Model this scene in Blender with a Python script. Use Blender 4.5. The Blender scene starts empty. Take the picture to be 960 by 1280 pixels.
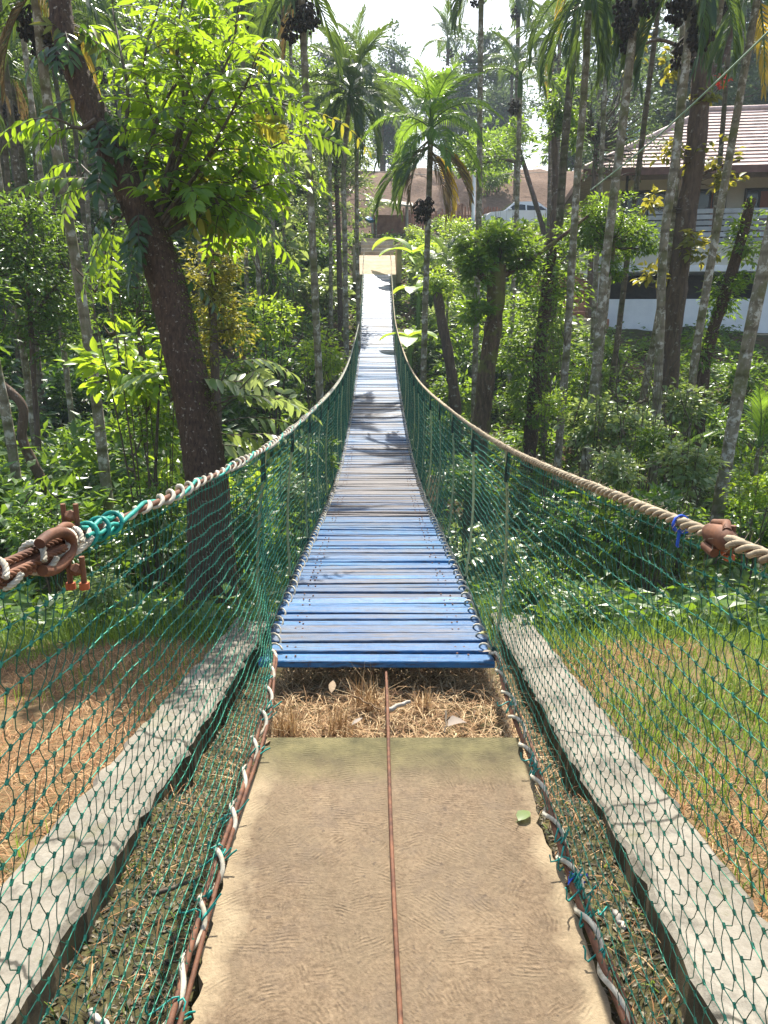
import bpy, math, random
import numpy as np
from mathutils import Vector, Matrix

R = random.Random(11)
rng = np.random.default_rng(11)
scene = bpy.context.scene
COL = scene.collection
rad = math.radians

# ------------------------------------------------------------------ camera numbers
F, CX, CY, PITCH, CAMZ = 961.0, 471.5, 640.0, rad(14.3), 1.6
SP, CP = math.sin(PITCH), math.cos(PITCH)


def px(x, y, Y):
    """world point seen at photo pixel (x, y), Y metres ahead"""
    v = (y - CY) / F
    zc = Y / (CP - v * SP)
    return np.array([(x - CX) / F * zc, Y, CAMZ - zc * SP - v * zc * CP])


def zc_of(p):
    return p[1] * CP + (CAMZ - p[2]) * SP


def hermite(xs, ys):
    xs = np.array(xs, float); ys = np.array(ys, float)
    m = np.gradient(ys, xs)

    def f(x):
        x = np.asarray(x, float)
        i = np.clip(np.searchsorted(xs, x) - 1, 0, len(xs) - 2)
        h = xs[i + 1] - xs[i]
        t = np.clip((x - xs[i]) / h, 0, 1)
        return ((2*t**3 - 3*t**2 + 1) * ys[i] + (t**3 - 2*t**2 + t) * h * m[i]
                + (-2*t**3 + 3*t**2) * ys[i+1] + (t**3 - t**2) * h * m[i+1])
    return f


def smooth(a, b, x):
    t = np.clip((np.asarray(x, float) - a) / (b - a), 0, 1)
    return t * t * (3 - 2 * t)


def nrm(v):
    v = np.asarray(v, float)
    return v / np.maximum(np.linalg.norm(v, axis=-1, keepdims=True), 1e-9)


# ------------------------------------------------------------------ mesh collector
ORIG = {}


class MB:
    def __init__(self):
        self.v = []; self.n = 0; self.f = []

    def add(self, verts, faces, mat=0, rnd=None, sm=False):
        verts = np.asarray(verts, float).reshape(-1, 3)
        faces = np.asarray(faces, int)
        if len(faces) == 0:
            return
        m = len(faces)
        if rnd is None:
            rnd = rng.random()
        r = np.broadcast_to(np.asarray(rnd, float), (m,))
        self.v.append(verts)
        self.f.append((faces + self.n, np.full(m, mat), r, np.full(m, sm)))
        self.n += len(verts)

    def build(self, name, mats, parent=None, origin=None):
        if origin is None and parent is not None: origin = ORIG.get(parent.name)
        me = bpy.data.meshes.new(name)
        V = np.concatenate(self.v)
        if origin is not None:
            V = V - np.asarray(origin, float)
        loops = np.concatenate([f[0].ravel() for f in self.f])
        tot = np.concatenate([np.full(len(f[0]), f[0].shape[1]) for f in self.f])
        start = np.concatenate([[0], np.cumsum(tot)[:-1]])
        me.vertices.add(len(V)); me.vertices.foreach_set('co', V.ravel().astype(np.float32))
        me.loops.add(len(loops)); me.loops.foreach_set('vertex_index', loops.astype(np.int32))
        me.polygons.add(len(tot))
        me.polygons.foreach_set('loop_start', start.astype(np.int32))
        me.polygons.foreach_set('loop_total', tot.astype(np.int32))
        me.polygons.foreach_set('material_index', np.concatenate([f[1] for f in self.f]).astype(np.int32))
        me.polygons.foreach_set('use_smooth', np.concatenate([f[3] for f in self.f]))
        a = me.attributes.new('rnd', 'FLOAT', 'FACE')
        a.data.foreach_set('value', np.concatenate([f[2] for f in self.f]).astype(np.float32))
        me.update(calc_edges=True); me.validate()
        for m in (mats if isinstance(mats, (list, tuple)) else [mats]):
            me.materials.append(m)
        o = bpy.data.objects.new(name, me)
        COL.objects.link(o)
        if origin is not None: ORIG[o.name] = np.array(origin, float)
        if parent is not None:
            o.parent = parent
        return o

    # ---- shapes
    def tube(self, pts, r, seg=8, mat=0, rnd=None, cap=True, bump=0.0, sm=True):
        pts = np.asarray(pts, float); n = len(pts)
        r = np.broadcast_to(np.asarray(r, float), (n,))
        t = nrm(np.gradient(pts, axis=0))
        ref = np.array([0, 0, 1.0]) if abs(t[0][2]) < .9 else np.array([1.0, 0, 0])
        a = nrm(np.cross(t[0], ref)); A = np.zeros((n, 3))
        for i in range(n):
            a = nrm(a - t[i] * np.dot(a, t[i])); A[i] = a
        B = np.cross(t, A)
        th = np.arange(seg) / seg * 2 * math.pi
        rr = r[:, None] * (1 + bump * rng.normal(size=(n, seg))) if bump else np.repeat(r[:, None], seg, 1)
        V = pts[:, None, :] + rr[..., None] * (np.cos(th)[None, :, None] * A[:, None, :] + np.sin(th)[None, :, None] * B[:, None, :])
        i = np.arange(n - 1)[:, None] * seg; j = np.arange(seg)[None, :]; k = (j + 1) % seg
        fc = np.stack([i + j, i + k, i + seg + k, i + seg + j], -1).reshape(-1, 4)
        self.add(V, fc, mat, rnd, sm)
        if cap:
            for e in (0, n - 1):
                vv = np.vstack([V[e], pts[e][None]])
                jj = np.arange(seg); kk = (jj + 1) % seg
                fcap = np.stack([kk, jj, np.full(seg, seg)], -1) if e == 0 else np.stack([jj, kk, np.full(seg, seg)], -1)
                self.add(vv, fcap, mat, rnd, False)

    def segs(self, P0, P1, r, mat=0, rnd=.5):
        """many thin three sided strands"""
        P0 = np.asarray(P0); P1 = np.asarray(P1); N = len(P0)
        d = nrm(P1 - P0)
        ref = np.where(np.abs(d[:, 2:3]) < .9, np.array([[0, 0, 1.0]]), np.array([[1.0, 0, 0]]))
        a = nrm(np.cross(d, ref)); b = np.cross(d, a)
        th = np.arange(3) * 2 * math.pi / 3
        ring = (np.cos(th)[None, :, None] * a[:, None] + np.sin(th)[None, :, None] * b[:, None]) * np.asarray(r).reshape(-1, 1, 1)
        V = np.concatenate([P0[:, None] + ring, P1[:, None] + ring], 1)
        base = np.array([[0, 1, 4, 3], [1, 2, 5, 4], [2, 0, 3, 5]])
        fc = (np.arange(N)[:, None, None] * 6 + base[None]).reshape(-1, 4)
        self.add(V, fc, mat, np.repeat(np.broadcast_to(np.asarray(rnd, float), (N,)), 3), True)

    def box(self, c, s, mat=0, rnd=None, rot=None, bev=0.0):
        """box, edges chamfered by bev"""
        s = np.asarray(s, float) / 2
        if bev <= 0:
            V = np.array([[x, y, z] for x in (-1, 1) for y in (-1, 1) for z in (-1, 1)]) * s
            fc = np.array([[0, 1, 3, 2], [4, 6, 7, 5], [0, 4, 5, 1], [2, 3, 7, 6], [0, 2, 6, 4], [1, 5, 7, 3]])
            if rot is not None: V = V @ np.array(rot).T
            self.add(V + np.asarray(c), fc, mat, rnd); return
        bm_v = []; idx = {}
        for sx in (-1, 1):
            for sy in (-1, 1):
                for sz in (-1, 1):
                    for ax in range(3):
                        p = np.array([sx, sy, sz]) * (s - bev); p[ax] = (sx, sy, sz)[ax] * s[ax]
                        idx[(sx, sy, sz, ax)] = len(bm_v); bm_v.append(p)
        q = []; tr = []
        for ax in range(3):
            o1, o2 = [i for i in range(3) if i != ax]
            for sg in (-1, 1):
                loop = []
                for (a, b) in ((-1, -1), (1, -1), (1, 1), (-1, 1)):
                    k = [0, 0, 0]; k[ax] = sg; k[o1] = a; k[o2] = b
                    loop.append(idx[(*k, ax)])
                q.append(loop)
            for a in (-1, 1):
                for b in (-1, 1):
                    k0 = [0, 0, 0]; k0[ax] = -1; k0[o1] = a; k0[o2] = b
                    k1 = list(k0); k1[ax] = 1
                    q.append([idx[(*k0, o1)], idx[(*k1, o1)], idx[(*k1, o2)], idx[(*k0, o2)]])
        for sx in (-1, 1):
            for sy in (-1, 1):
                for sz in (-1, 1):
                    tr.append([idx[(sx, sy, sz, a)] for a in range(3)])
        V = np.array(bm_v)
        # consistent outward winding
        def orient(fs):
            out = []
            for f in fs:
                p = V[f]; nn = np.cross(p[1] - p[0], p[2] - p[0])
                out.append(f if np.dot(nn, p.mean(0)) > 0 else f[::-1])
            return np.array(out)
        q = orient(q); tr = orient(tr)
        if rot is not None: V = V @ np.array(rot).T
        if rnd is None: rnd = rng.random()
        self.add(V + np.asarray(c), q, mat, rnd)
        self.add(V + np.asarray(c), tr, mat, rnd)

    def leaves(self, P, D, U, L, W, mat=0, fold=.22, droop=.18, rnd=None, hi=False):
        P = np.asarray(P, float); N = len(P)
        if N == 0: return
        D = nrm(D); S = nrm(np.cross(D, U)); Nn = np.cross(S, D)
        L = np.broadcast_to(np.asarray(L, float), (N,))[:, None]
        W = np.broadcast_to(np.asarray(W, float), (N,))[:, None]
        rnd = rng.random(N) if rnd is None else np.broadcast_to(np.asarray(rnd, float), (N,))
        if not hi:
            b = P; l = P + D*.42*L + S*W/2 + Nn*fold*W - Nn*droop*.15*L
            m = P + D*.45*L - Nn*droop*.15*L; r = P + D*.42*L - S*W/2 + Nn*fold*W - Nn*droop*.15*L
            t = P + D*L - Nn*droop*L
            V = np.stack([b, l, m, r, t], 1)
            base = np.array([[0, 2, 1], [0, 3, 2], [1, 2, 4], [2, 3, 4]])
            fc = (np.arange(N)[:, None, None] * 5 + base[None]).reshape(-1, 3)
            self.add(V, fc, mat, np.repeat(rnd, 4))
        else:
            def pt(t, w):
                return P + D*t*L + S*W/2*w + Nn*(fold*W*abs(w) - droop*L*t*t)
            V = np.stack([pt(0, 0), pt(.2, .75), pt(.5, 1), pt(.78, .62), pt(1, 0), pt(.78, -.62), pt(.5, -1), pt(.2, -.75),
                          pt(.2, 0), pt(.5, 0), pt(.78, 0)], 1)
            tri = np.array([[0, 8, 1], [0, 7, 8], [10, 4, 3], [10, 5, 4]])
            qd = np.array([[8, 9, 2, 1], [9, 10, 3, 2], [7, 6, 9, 8], [6, 5, 10, 9]])
            k = np.arange(N)[:, None, None] * 11
            self.add(V, (k + tri[None]).reshape(-1, 3), mat, np.repeat(rnd, 4), True)
            self.f.append(((k + qd[None]).reshape(-1, 4) + self.n - len(V.reshape(-1, 3)), np.full(4*N, mat), np.repeat(rnd, 4), np.full(4*N, True)))


def tag(o, label=None, cat=None, group=None, kind=None):
    if label: o['label'] = label
    if cat: o['category'] = cat
    if group: o['group'] = group
    if kind: o['kind'] = kind
    return o


def thing(name, label, cat, loc, group=None, rz=0.0):
    o = bpy.data.objects.new(name, None); COL.objects.link(o)
    o.location = [float(c) for c in loc]; o.rotation_euler = (0, 0, rz); o.empty_display_size = .2
    return tag(o, label, cat, group)


def inst(name, mesh, parent, loc=(0, 0, 0), rot=(0, 0, 0), scale=(1, 1, 1)):
    o = bpy.data.objects.new(name, mesh); COL.objects.link(o)
    if parent is not None: o.parent = parent
    o.location = [float(c) for c in loc]; o.rotation_euler = rot
    o.scale = scale if hasattr(scale, '__len__') else (scale,) * 3
    return o


# ------------------------------------------------------------------ materials
class NT:
    def __init__(self, name):
        self.m = bpy.data.materials.new(name); self.m.use_nodes = True
        self.t = self.m.node_tree; self.t.nodes.clear()
        self.out = self.t.nodes.new('ShaderNodeOutputMaterial')

    def n(self, typ, **kw):
        nd = self.t.nodes.new(typ)
        for k, v in kw.items():
            if k.startswith('i_'):
                key = k[2:]
                key = int(key) if key.isdigit() else key.replace('_', ' ')
                s = nd.inputs[key]
                if isinstance(v, bpy.types.NodeSocket): self.t.links.new(v, s)
                else: s.default_value = v
            else:
                setattr(nd, k, v)
        return nd

    def l(self, a, b): self.t.links.new(a, b)

    def ramp(self, fac, stops):
        r = self.n('ShaderNodeValToRGB')
        el = r.color_ramp.elements
        while len(el) < len(stops): el.new(.5)
        for e, (p, c) in zip(el, stops):
            e.position = p; e.color = (*c, 1) if len(c) == 3 else c
        self.l(fac, r.inputs[0]); return r.outputs[0]

    def mix(self, fac, a, b, blend='MIX'):
        m = self.n('ShaderNodeMix', data_type='RGBA', blend_type=blend)
        for s, v in ((m.inputs[0], fac), (m.inputs[6], a), (m.inputs[7], b)):
            if isinstance(v, bpy.types.NodeSocket): self.l(v, s)
            else: s.default_value = v if not hasattr(v, '__len__') or len(v) == 4 else (*v, 1)
        return m.outputs[2]

    def math(self, op, a, b=0.5, clamp=False):
        m = self.n('ShaderNodeMath', operation=op, use_clamp=clamp)
        for s, v in ((m.inputs[0], a), (m.inputs[1], b)):
            if isinstance(v, bpy.types.NodeSocket): self.l(v, s)
            else: s.default_value = v
        return m.outputs[0]

    def coord(self, scale=(1, 1, 1)):
        tc = self.n('ShaderNodeTexCoord'); mp = self.n('ShaderNodeMapping')
        mp.inputs['Scale'].default_value = scale
        self.l(tc.outputs['Object'], mp.inputs[0]); return mp.outputs[0]

    def noise(self, vec, scale, detail=5, rough=.6, dist=0):
        nd = self.n('ShaderNodeTexNoise'); self.l(vec, nd.inputs['Vector'])
        nd.inputs['Scale'].default_value = scale; nd.inputs['Detail'].default_value = detail
        nd.inputs['Roughness'].default_value = rough; nd.inputs['Distortion'].default_value = dist
        return nd.outputs[0]

    def rnd(self):
        return self.n('ShaderNodeAttribute', attribute_name='rnd').outputs['Fac']

    def bsdf(self, col, rough=.6, spec=.4, bump=None, bstr=.3, bdist=.01, metal=0.0):
        b = self.n('ShaderNodeBsdfPrincipled')
        for s, v in ((b.inputs['Base Color'], col), (b.inputs['Roughness'], rough)):
            if isinstance(v, bpy.types.NodeSocket): self.l(v, s)
            else: s.default_value = v if not hasattr(v, '__len__') or len(v) == 4 else (*v, 1)
        b.inputs['Specular IOR Level'].default_value = spec
        b.inputs['Metallic'].default_value = metal
        if bump is not None:
            bp = self.n('ShaderNodeBump'); bp.inputs['Strength'].default_value = bstr; bp.inputs['Distance'].default_value = bdist
            self.l(bump, bp.inputs['Height']); self.l(bp.outputs[0], b.inputs['Normal'])
        return b

    def done(self, sh):
        self.l(sh.outputs[0] if hasattr(sh, 'outputs') else sh, self.out.inputs[0]); return self.m


def leaf_mat(name, dark, mid, light, trans, tr=.38, rough=.42, spec=.45):
    k = NT(name)
    c = k.ramp(k.rnd(), [(0, dark), (.55, mid), (1, light)])
    b = k.bsdf(c, rough, spec)
    t = k.n('ShaderNodeBsdfTranslucent')
    k.l(k.mix(.65, c, trans), t.inputs[0])
    m = k.n('ShaderNodeMixShader'); m.inputs[0].default_value = tr
    k.l(b.outputs[0], m.inputs[1]); k.l(t.outputs[0], m.inputs[2])
    return k.done(m)


def simple(name, c1, c2, scale=8, rough=.7, spec=.3, bstr=.3, bdist=.01, stretch=(1, 1, 1), userand=True, metal=0.0):
    k = NT(name); v = k.coord(stretch); n = k.noise(v, scale)
    c = k.ramp(n, [(.3, c1), (.7, c2)])
    if userand:
        f = k.math('MULTIPLY_ADD', k.rnd(), .5); f.node.inputs[2].default_value = .75
        c = k.mix(1.0, c, f, 'MULTIPLY')
    return k.done(k.bsdf(c, rough, spec, n, bstr, bdist, metal))


def bark_mat(name, c1, c2, lich, lo=.58, rings=0, scale=9, moss=None):
    k = NT(name); v = k.coord(); vs = k.coord((1, 1, .25))
    n = k.noise(vs, scale * 2, 8, .7); n2 = k.noise(v, scale, 4, .65); n3 = k.noise(v, scale * .35, 3)
    c = k.ramp(n, [(.3, c1), (.7, c2)])
    f = k.ramp(n2, [(lo, (0, 0, 0)), (lo + .07, (1, 1, 1))])
    c = k.mix(k.math('MULTIPLY', f, .8), c, lich)
    if moss is not None:
        fm = k.ramp(n3, [(.48, (0, 0, 0)), (.6, (1, 1, 1))])
        c = k.mix(k.math('MULTIPLY', fm, .75), c, moss)
    h = n
    if rings:
        w = k.n('ShaderNodeTexWave', wave_type='BANDS', bands_direction='Z'); k.l(v, w.inputs['Vector'])
        w.inputs['Scale'].default_value = rings; w.inputs['Distortion'].default_value = 1.2; w.inputs['Detail'].default_value = 2
        rr = k.ramp(w.outputs[1], [(.0, (.55, .5, .45)), (.16, (1, 1, 1)), (1, (1, 1, 1))])
        c = k.mix(.75, c, k.mix(1.0, c, rr, 'MULTIPLY'))
        h = k.math('ADD', n, k.math('MULTIPLY', w.outputs[1], .6))
    return k.done(k.bsdf(c, .85, .2, h, .7, .02))


M = {}
M['dark_leaf'] = leaf_mat('dark glossy leaf', (.016, .045, .012), (.035, .09, .018), (.07, .15, .03), (.2, .38, .02), .36, .3, .6)
M['coffee_leaf'] = leaf_mat('coffee leaf', (.02, .055, .015), (.05, .115, .022), (.11, .2, .035), (.34, .52, .03), .42, .36, .45)
M['mid_leaf'] = leaf_mat('mid green leaf', (.025, .07, .012), (.06, .14, .02), (.13, .24, .03), (.42, .6, .03), .46, .36)
M['lime_leaf'] = leaf_mat('lime leaf', (.07, .16, .015), (.15, .28, .02), (.27, .38, .03), (.6, .75, .04), .5, .38)
M['pinnate_leaf'] = leaf_mat('pinnate leaf', (.025, .08, .015), (.06, .15, .018), (.13, .23, .025), (.52, .72, .03), .52, .34, .5)
M['yellow_leaf'] = leaf_mat('yellowing leaf', (.07, .12, .015), (.17, .19, .02), (.36, .30, .03), (.58, .5, .05), .45, .5)
M['pale_leaf'] = leaf_mat('pale glossy leaf', (.05, .11, .035), (.14, .22, .07), (.34, .38, .2), (.5, .6, .12), .4, .28, .6)  # pale leaf, with some sun and sky glare put into its colour
M['far_leaf'] = leaf_mat('distant leaf', (.03, .06, .025), (.055, .1, .035), (.1, .15, .05), (.18, .26, .06), .35, .6, .3)
M['palm_leaf'] = leaf_mat('palm leaflet', (.016, .042, .015), (.035, .078, .02), (.08, .13, .03), (.22, .32, .04), .34, .36, .5)
M['palm_bright'] = leaf_mat('fresh palm leaflet', (.03, .1, .015), (.07, .17, .02), (.15, .26, .03), (.4, .6, .05), .45, .36, .5)
M['palm_yellow'] = leaf_mat('yellow palm leaflet', (.22, .16, .02), (.4, .26, .03), (.55, .4, .05), (.7, .5, .05), .4, .5)
M['palm_dead'] = leaf_mat('dead palm leaflet', (.08, .05, .025), (.17, .11, .05), (.27, .19, .09), (.3, .2, .06), .25, .7)
M['banana_leaf'] = leaf_mat('banana leaf', (.12, .24, .02), (.2, .36, .03), (.3, .45, .05), (.6, .75, .06), .5, .4)
M['grass'] = leaf_mat('green grass', (.03, .08, .012), (.075, .16, .018), (.2, .27, .04), (.36, .48, .05), .4, .5, .3)
M['straw'] = leaf_mat('dry straw', (.13, .06, .025), (.33, .165, .07), (.55, .36, .19), (.5, .28, .1), .25, .7, .2)
M['pit_straw'] = leaf_mat('pit straw', (.11, .05, .022), (.34, .2, .09), (.72, .55, .32), (.4, .25, .1), .2, .7, .2)
M['litter'] = leaf_mat('damp leaf litter', (.03, .024, .013), (.085, .068, .038), (.24, .21, .14), (.2, .15, .05), .15, .75)
M['red_petal'] = leaf_mat('red petal', (.5, .03, .02), (.7, .05, .03), (.8, .1, .08), (.9, .1, .05), .4, .5)
M['cover'] = leaf_mat('ground cover leaf', (.018, .055, .012), (.045, .11, .018), (.11, .2, .03), (.34, .52, .03), .42, .38, .45)
M['dry_leaf'] = leaf_mat('fallen leaf', (.12, .07, .035), (.22, .14, .07), (.36, .27, .17), (.3, .2, .06), .2, .7)
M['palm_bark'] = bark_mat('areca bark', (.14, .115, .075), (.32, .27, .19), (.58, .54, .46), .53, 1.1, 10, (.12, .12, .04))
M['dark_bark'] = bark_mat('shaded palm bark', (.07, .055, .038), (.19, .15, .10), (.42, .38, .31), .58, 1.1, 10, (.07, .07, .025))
M['big_bark'] = bark_mat('rough brown bark', (.02, .013, .009), (.13, .08, .05), (.42, .37, .29), .62, 0, 26, None)
M['moss_bark'] = bark_mat('mossy bark', (.035, .022, .014), (.16, .105, .06), (.36, .33, .26), .62, 0, 10, (.13, .14, .025))
M['brown_bark'] = bark_mat('brown trunk bark', (.06, .04, .03), (.17, .115, .08), (.3, .27, .23), .6, 0, 8)
M['twig'] = simple('twig bark', (.05, .035, .022), (.13, .1, .065), 20)
M['nut'] = simple('areca nut bunch', (.015, .012, .008), (.05, .032, .018), 14)
M['shaft'] = simple('palm crownshaft', (.06, .12, .03), (.12, .2, .05), 6, .4)

# terrain
k = NT('forest floor'); v = k.coord()
n1 = k.noise(v, .5, 6); n2 = k.noise(v, 5, 8, .7); n3 = k.noise(v, 30, 4)
c = k.ramp(n2, [(.3, (.035, .022, .013)), (.55, (.10, .06, .035)), (.75, (.17, .11, .065))])
g = k.ramp(n1, [(.42, (0, 0, 0)), (.58, (1, 1, 1))])
c = k.mix(k.math('MULTIPLY', g, .6), c, k.ramp(n3, [(.35, (.02, .045, .01)), (.7, (.07, .11, .025))]))
sx = k.n('ShaderNodeSeparateXYZ'); k.l(v, sx.inputs[0])
bank = k.ramp(k.math('MULTIPLY', sx.outputs[1], .01), [(.435, (0, 0, 0)), (.465, (1, 1, 1)), (.56, (1, 1, 1)), (.6, (.1, .1, .1))])
c = k.mix(bank, c, k.ramp(n2, [(.3, (.11, .068, .045)), (.7, (.23, .15, .105))]))
nearf = k.ramp(k.math('MULTIPLY', sx.outputs[1], .1), [(.42, (1, 1, 1)), (.62, (0, 0, 0))])
c = k.mix(k.math('MULTIPLY', nearf, .7), c, k.ramp(n2, [(.3, (.10, .065, .035)), (.7, (.27, .18, .09))]))
gutf = k.ramp(k.math('ABSOLUTE', sx.outputs[0]), [(.80, (1, 1, 1)), (.9, (0, 0, 0))])
c = k.mix(k.math('MULTIPLY', nearf, gutf), c, k.ramp(n3, [(.35, (.028, .024, .012)), (.6, (.08, .072, .03)), (.75, (.12, .10, .05))]))
M['ground'] = k.done(k.bsdf(c, .95, .1, n2, .6, .05))

# slab
k = NT('trowelled concrete'); v = k.coord()
n1 = k.noise(v, 1.6, 7, .65); n2 = k.noise(v, 70, 5, .7); n3 = k.noise(v, 5, 6, .7)
sx = k.n('ShaderNodeSeparateXYZ'); k.l(v, sx.inputs[0])
c = k.ramp(n1, [(.3, (.08, .053, .029)), (.44, (.17, .117, .068)), (.56, (.235, .168, .10)), (.7, (.31, .235, .15))])
c = k.mix(.5, c, k.ramp(n2, [(.32, (.075, .05, .028)), (.68, (.30, .22, .14))]))
h = None; n4 = k.noise(v, 2.3, 2, .5)
for (ox, oy, lo_) in ((.3, .75, 0), (-.22, 1.35, .42), (.25, 1.75, .5), (-.3, 2.25, .57)):
    mp = k.n('ShaderNodeMapping'); k.l(v, mp.inputs[0]); mp.inputs['Location'].default_value = (-ox, -oy, 0)
    w = k.n('ShaderNodeTexWave', wave_type='RINGS', rings_direction='Z'); k.l(mp.outputs[0], w.inputs['Vector'])
    w.inputs['Scale'].default_value = 25; w.inputs['Distortion'].default_value = 8; w.inputs['Detail'].default_value = 3
    w.inputs['Detail Scale'].default_value = .55; w.inputs['Detail Roughness'].default_value = .62
    h = w.outputs[1] if h is None else k.mix(k.ramp(n4, [(lo_ - .02, (0, 0, 0)), (lo_ + .03, (1, 1, 1))]), h, w.outputs[1])
h = k.mix(k.ramp(k.noise(v, 14, 6, .75), [(.3, (.2, .2, .2)), (.55, (1, 1, 1))]), h, (.5, .5, .5))
ring = k.ramp(h, [(0, (.34, .29, .24)), (.4, (.85, .85, .85)), (1, (1.08, 1.07, 1.05))])
c = k.mix(.8, c, k.mix(1.0, c, ring, 'MULTIPLY'))
fine = k.noise(k.coord((1, 1, 1)), 24, 9, .8, 1.2)
c = k.mix(.7, c, k.mix(1.0, c, k.ramp(fine, [(.35, (.5, .46, .42)), (.55, (1, 1, 1)), (.7, (1.15, 1.13, 1.1))]), 'MULTIPLY'))
st2 = k.noise(k.coord((1, .6, 1)), 1.1, 9, .78, .8)
c = k.mix(k.ramp(st2, [(.46, (0, 0, 0)), (.56, (.45, .45, .45)), (.6, (.2, .2, .2)), (.7, (.5, .5, .5))]), c, (.145, .11, .068))
st_ = k.noise(v, 3.1, 8, .75, .6)
c = k.mix(k.ramp(st_, [(.5, (0, 0, 0)), (.68, (.6, .6, .6))]), c, (.10, .075, .055))
sp_ = k.noise(v, 38, 3, .5)
c = k.mix(k.ramp(sp_, [(.66, (0, 0, 0)), (.71, (.7, .7, .7))]), c, (.07, .05, .035))
ax = k.math('ABSOLUTE', k.math('SUBTRACT', sx.outputs[0], .05))
edge = k.math('ADD', ax, k.math('MULTIPLY', k.math('ADD', k.math('MULTIPLY', n1, .6), k.math('MULTIPLY', n3, .5)), .42))
c = k.mix(k.ramp(edge, [(.64, (0, 0, 0)), (.71, (.62, .62, .62)), (.78, (.3, .3, .3))]), c, (.38, .30, .185))
mo = k.math('ADD', sx.outputs[1], k.math('MULTIPLY', n3, .14))
mossf = k.ramp(k.math('MULTIPLY', mo, .25), [(.61, (0, 0, 0)), (.64, (.55, .55, .55)), (.675, (.9, .9, .9))])
c = k.mix(mossf, c, k.ramp(n3, [(.35, (.035, .035, .012)), (.65, (.15, .13, .055))]))
hh = k.math('ADD', k.math('MULTIPLY', h, .8), k.math('MULTIPLY', n2, .9))
M['slab'] = k.done(k.bsdf(c, .85, .25, hh, .8, .007))

# low walls
k = NT('weathered concrete'); v = k.coord()
n1 = k.noise(v, 2.2, 8, .7); n2 = k.noise(v, 60, 5, .7); n3 = k.noise(v, 9, 8, .75)
c = k.ramp(n1, [(.3, (.10, .086, .06)), (.5, (.20, .178, .138)), (.7, (.31, .285, .23))])
c = k.mix(.22, c, k.ramp(n2, [(.3, (.09, .08, .065)), (.7, (.34, .325, .29))]))
c = k.mix(k.ramp(k.noise(k.coord((1.6, .8, 1)), 4.5, 9, .72), [(.5, (0, 0, 0)), (.66, (.85, .85, .85))]), c, (.06, .054, .042))
vo_ = k.n('ShaderNodeTexVoronoi', feature='DISTANCE_TO_EDGE'); vo_.inputs['Scale'].default_value = 1.3
k.l(k.mix(.12, v, k.n('ShaderNodeTexNoise', i_Scale=4.0, i_Detail=6.0).outputs[1]), vo_.inputs['Vector'])
c = k.mix(k.ramp(vo_.outputs['Distance'], [(.004, (.85, .85, .85)), (.010, (0, 0, 0))]), c, (.03, .028, .022))
c = k.mix(k.ramp(k.noise(v, 3.4, 7, .7), [(.56, (0, 0, 0)), (.68, (.6, .6, .6))]), c, (.10, .10, .04))
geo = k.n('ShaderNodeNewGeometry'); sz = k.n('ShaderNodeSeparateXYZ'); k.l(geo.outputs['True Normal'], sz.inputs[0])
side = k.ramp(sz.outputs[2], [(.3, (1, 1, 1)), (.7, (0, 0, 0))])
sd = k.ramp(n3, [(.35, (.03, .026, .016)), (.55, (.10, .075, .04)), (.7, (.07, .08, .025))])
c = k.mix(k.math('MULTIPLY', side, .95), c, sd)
M['wall'] = k.done(k.bsdf(c, .9, .2, k.math('ADD', n2, n3), .5, .008))

# deck paint: rnd = plank, blue paint rubbed off to grey pink wood
k = NT('worn blue deck paint'); v = k.coord((1.6, 14, 6)); v2 = k.coord((1, 1, 1))
n1 = k.noise(v, 2.0, 8, .72); n2 = k.noise(v2, 1.1, 5, .6); n3 = k.noise(k.coord((3, 90, 10)), 2, 5, .7)
sx = k.n('ShaderNodeSeparateXYZ'); k.l(v2, sx.inputs[0])
r_ = k.rnd()
blue = k.ramp(k.math('ADD', k.math('MULTIPLY', n2, .6), k.math('MULTIPLY', n1, .4)), [(.32, (.01, .065, .19)), (.5, (.02, .125, .29)), (.62, (.045, .185, .34)), (.75, (.14, .25, .35))])
wood = k.ramp(n1, [(.3, (.018, .015, .018)), (.5, (.08, .068, .07)), (.7, (.15, .13, .135))])
far = k.ramp(k.math('MULTIPLY', sx.outputs[1], .025), [(.084, (.2, .2, .2)), (.10, (.45, .45, .45)), (.13, (.66, .66, .66)), (.17, (.72, .72, .72)), (.24, (.35, .35, .35)), (.33, (.45, .45, .45)), (.41, (.08, .08, .08)), (.5, (.3, .3, .3)), (.75, (.05, .05, .05))])
ax = k.math('ABSOLUTE', sx.outputs[0])
cen = k.ramp(ax, [(0, (1, 1, 1)), (.35, (.75, .75, .75)), (.62, (0, 0, 0))])
s = k.math('ADD', k.math('MULTIPLY', far, .55), k.math('MULTIPLY', n1, .8))
s = k.math('ADD', s, k.math('MULTIPLY', n2, .5)); s = k.math('ADD', s, k.math('MULTIPLY', r_, .34)); s = k.math('ADD', s, k.math('MULTIPLY', cen, .12))
s = k.math('MULTIPLY', s, .6)
wf = k.ramp(s, [(.56, (0, 0, 0)), (.76, (1, 1, 1))])
c = k.mix(wf, blue, wood)
c = k.mix(k.ramp(n3, [(.5, (0, 0, 0)), (.62, (.85, .85, .85))]), c, (.022, .02, .026))
c = k.mix(k.ramp(k.noise(k.coord((2.2, 9, 3)), 3.3, 7, .75), [(.57, (0, 0, 0)), (.64, (.75, .75, .75))]), c, (.05, .042, .042))
rr = k.math('MULTIPLY_ADD', n1, .22); rr.node.inputs[2].default_value = .29
rr = k.math('ADD', rr, k.math('MULTIPLY', wf, .12))
M['deck'] = k.done(k.bsdf(c, rr, .3, k.math('ADD', n1, n3), .5, .006))

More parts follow.
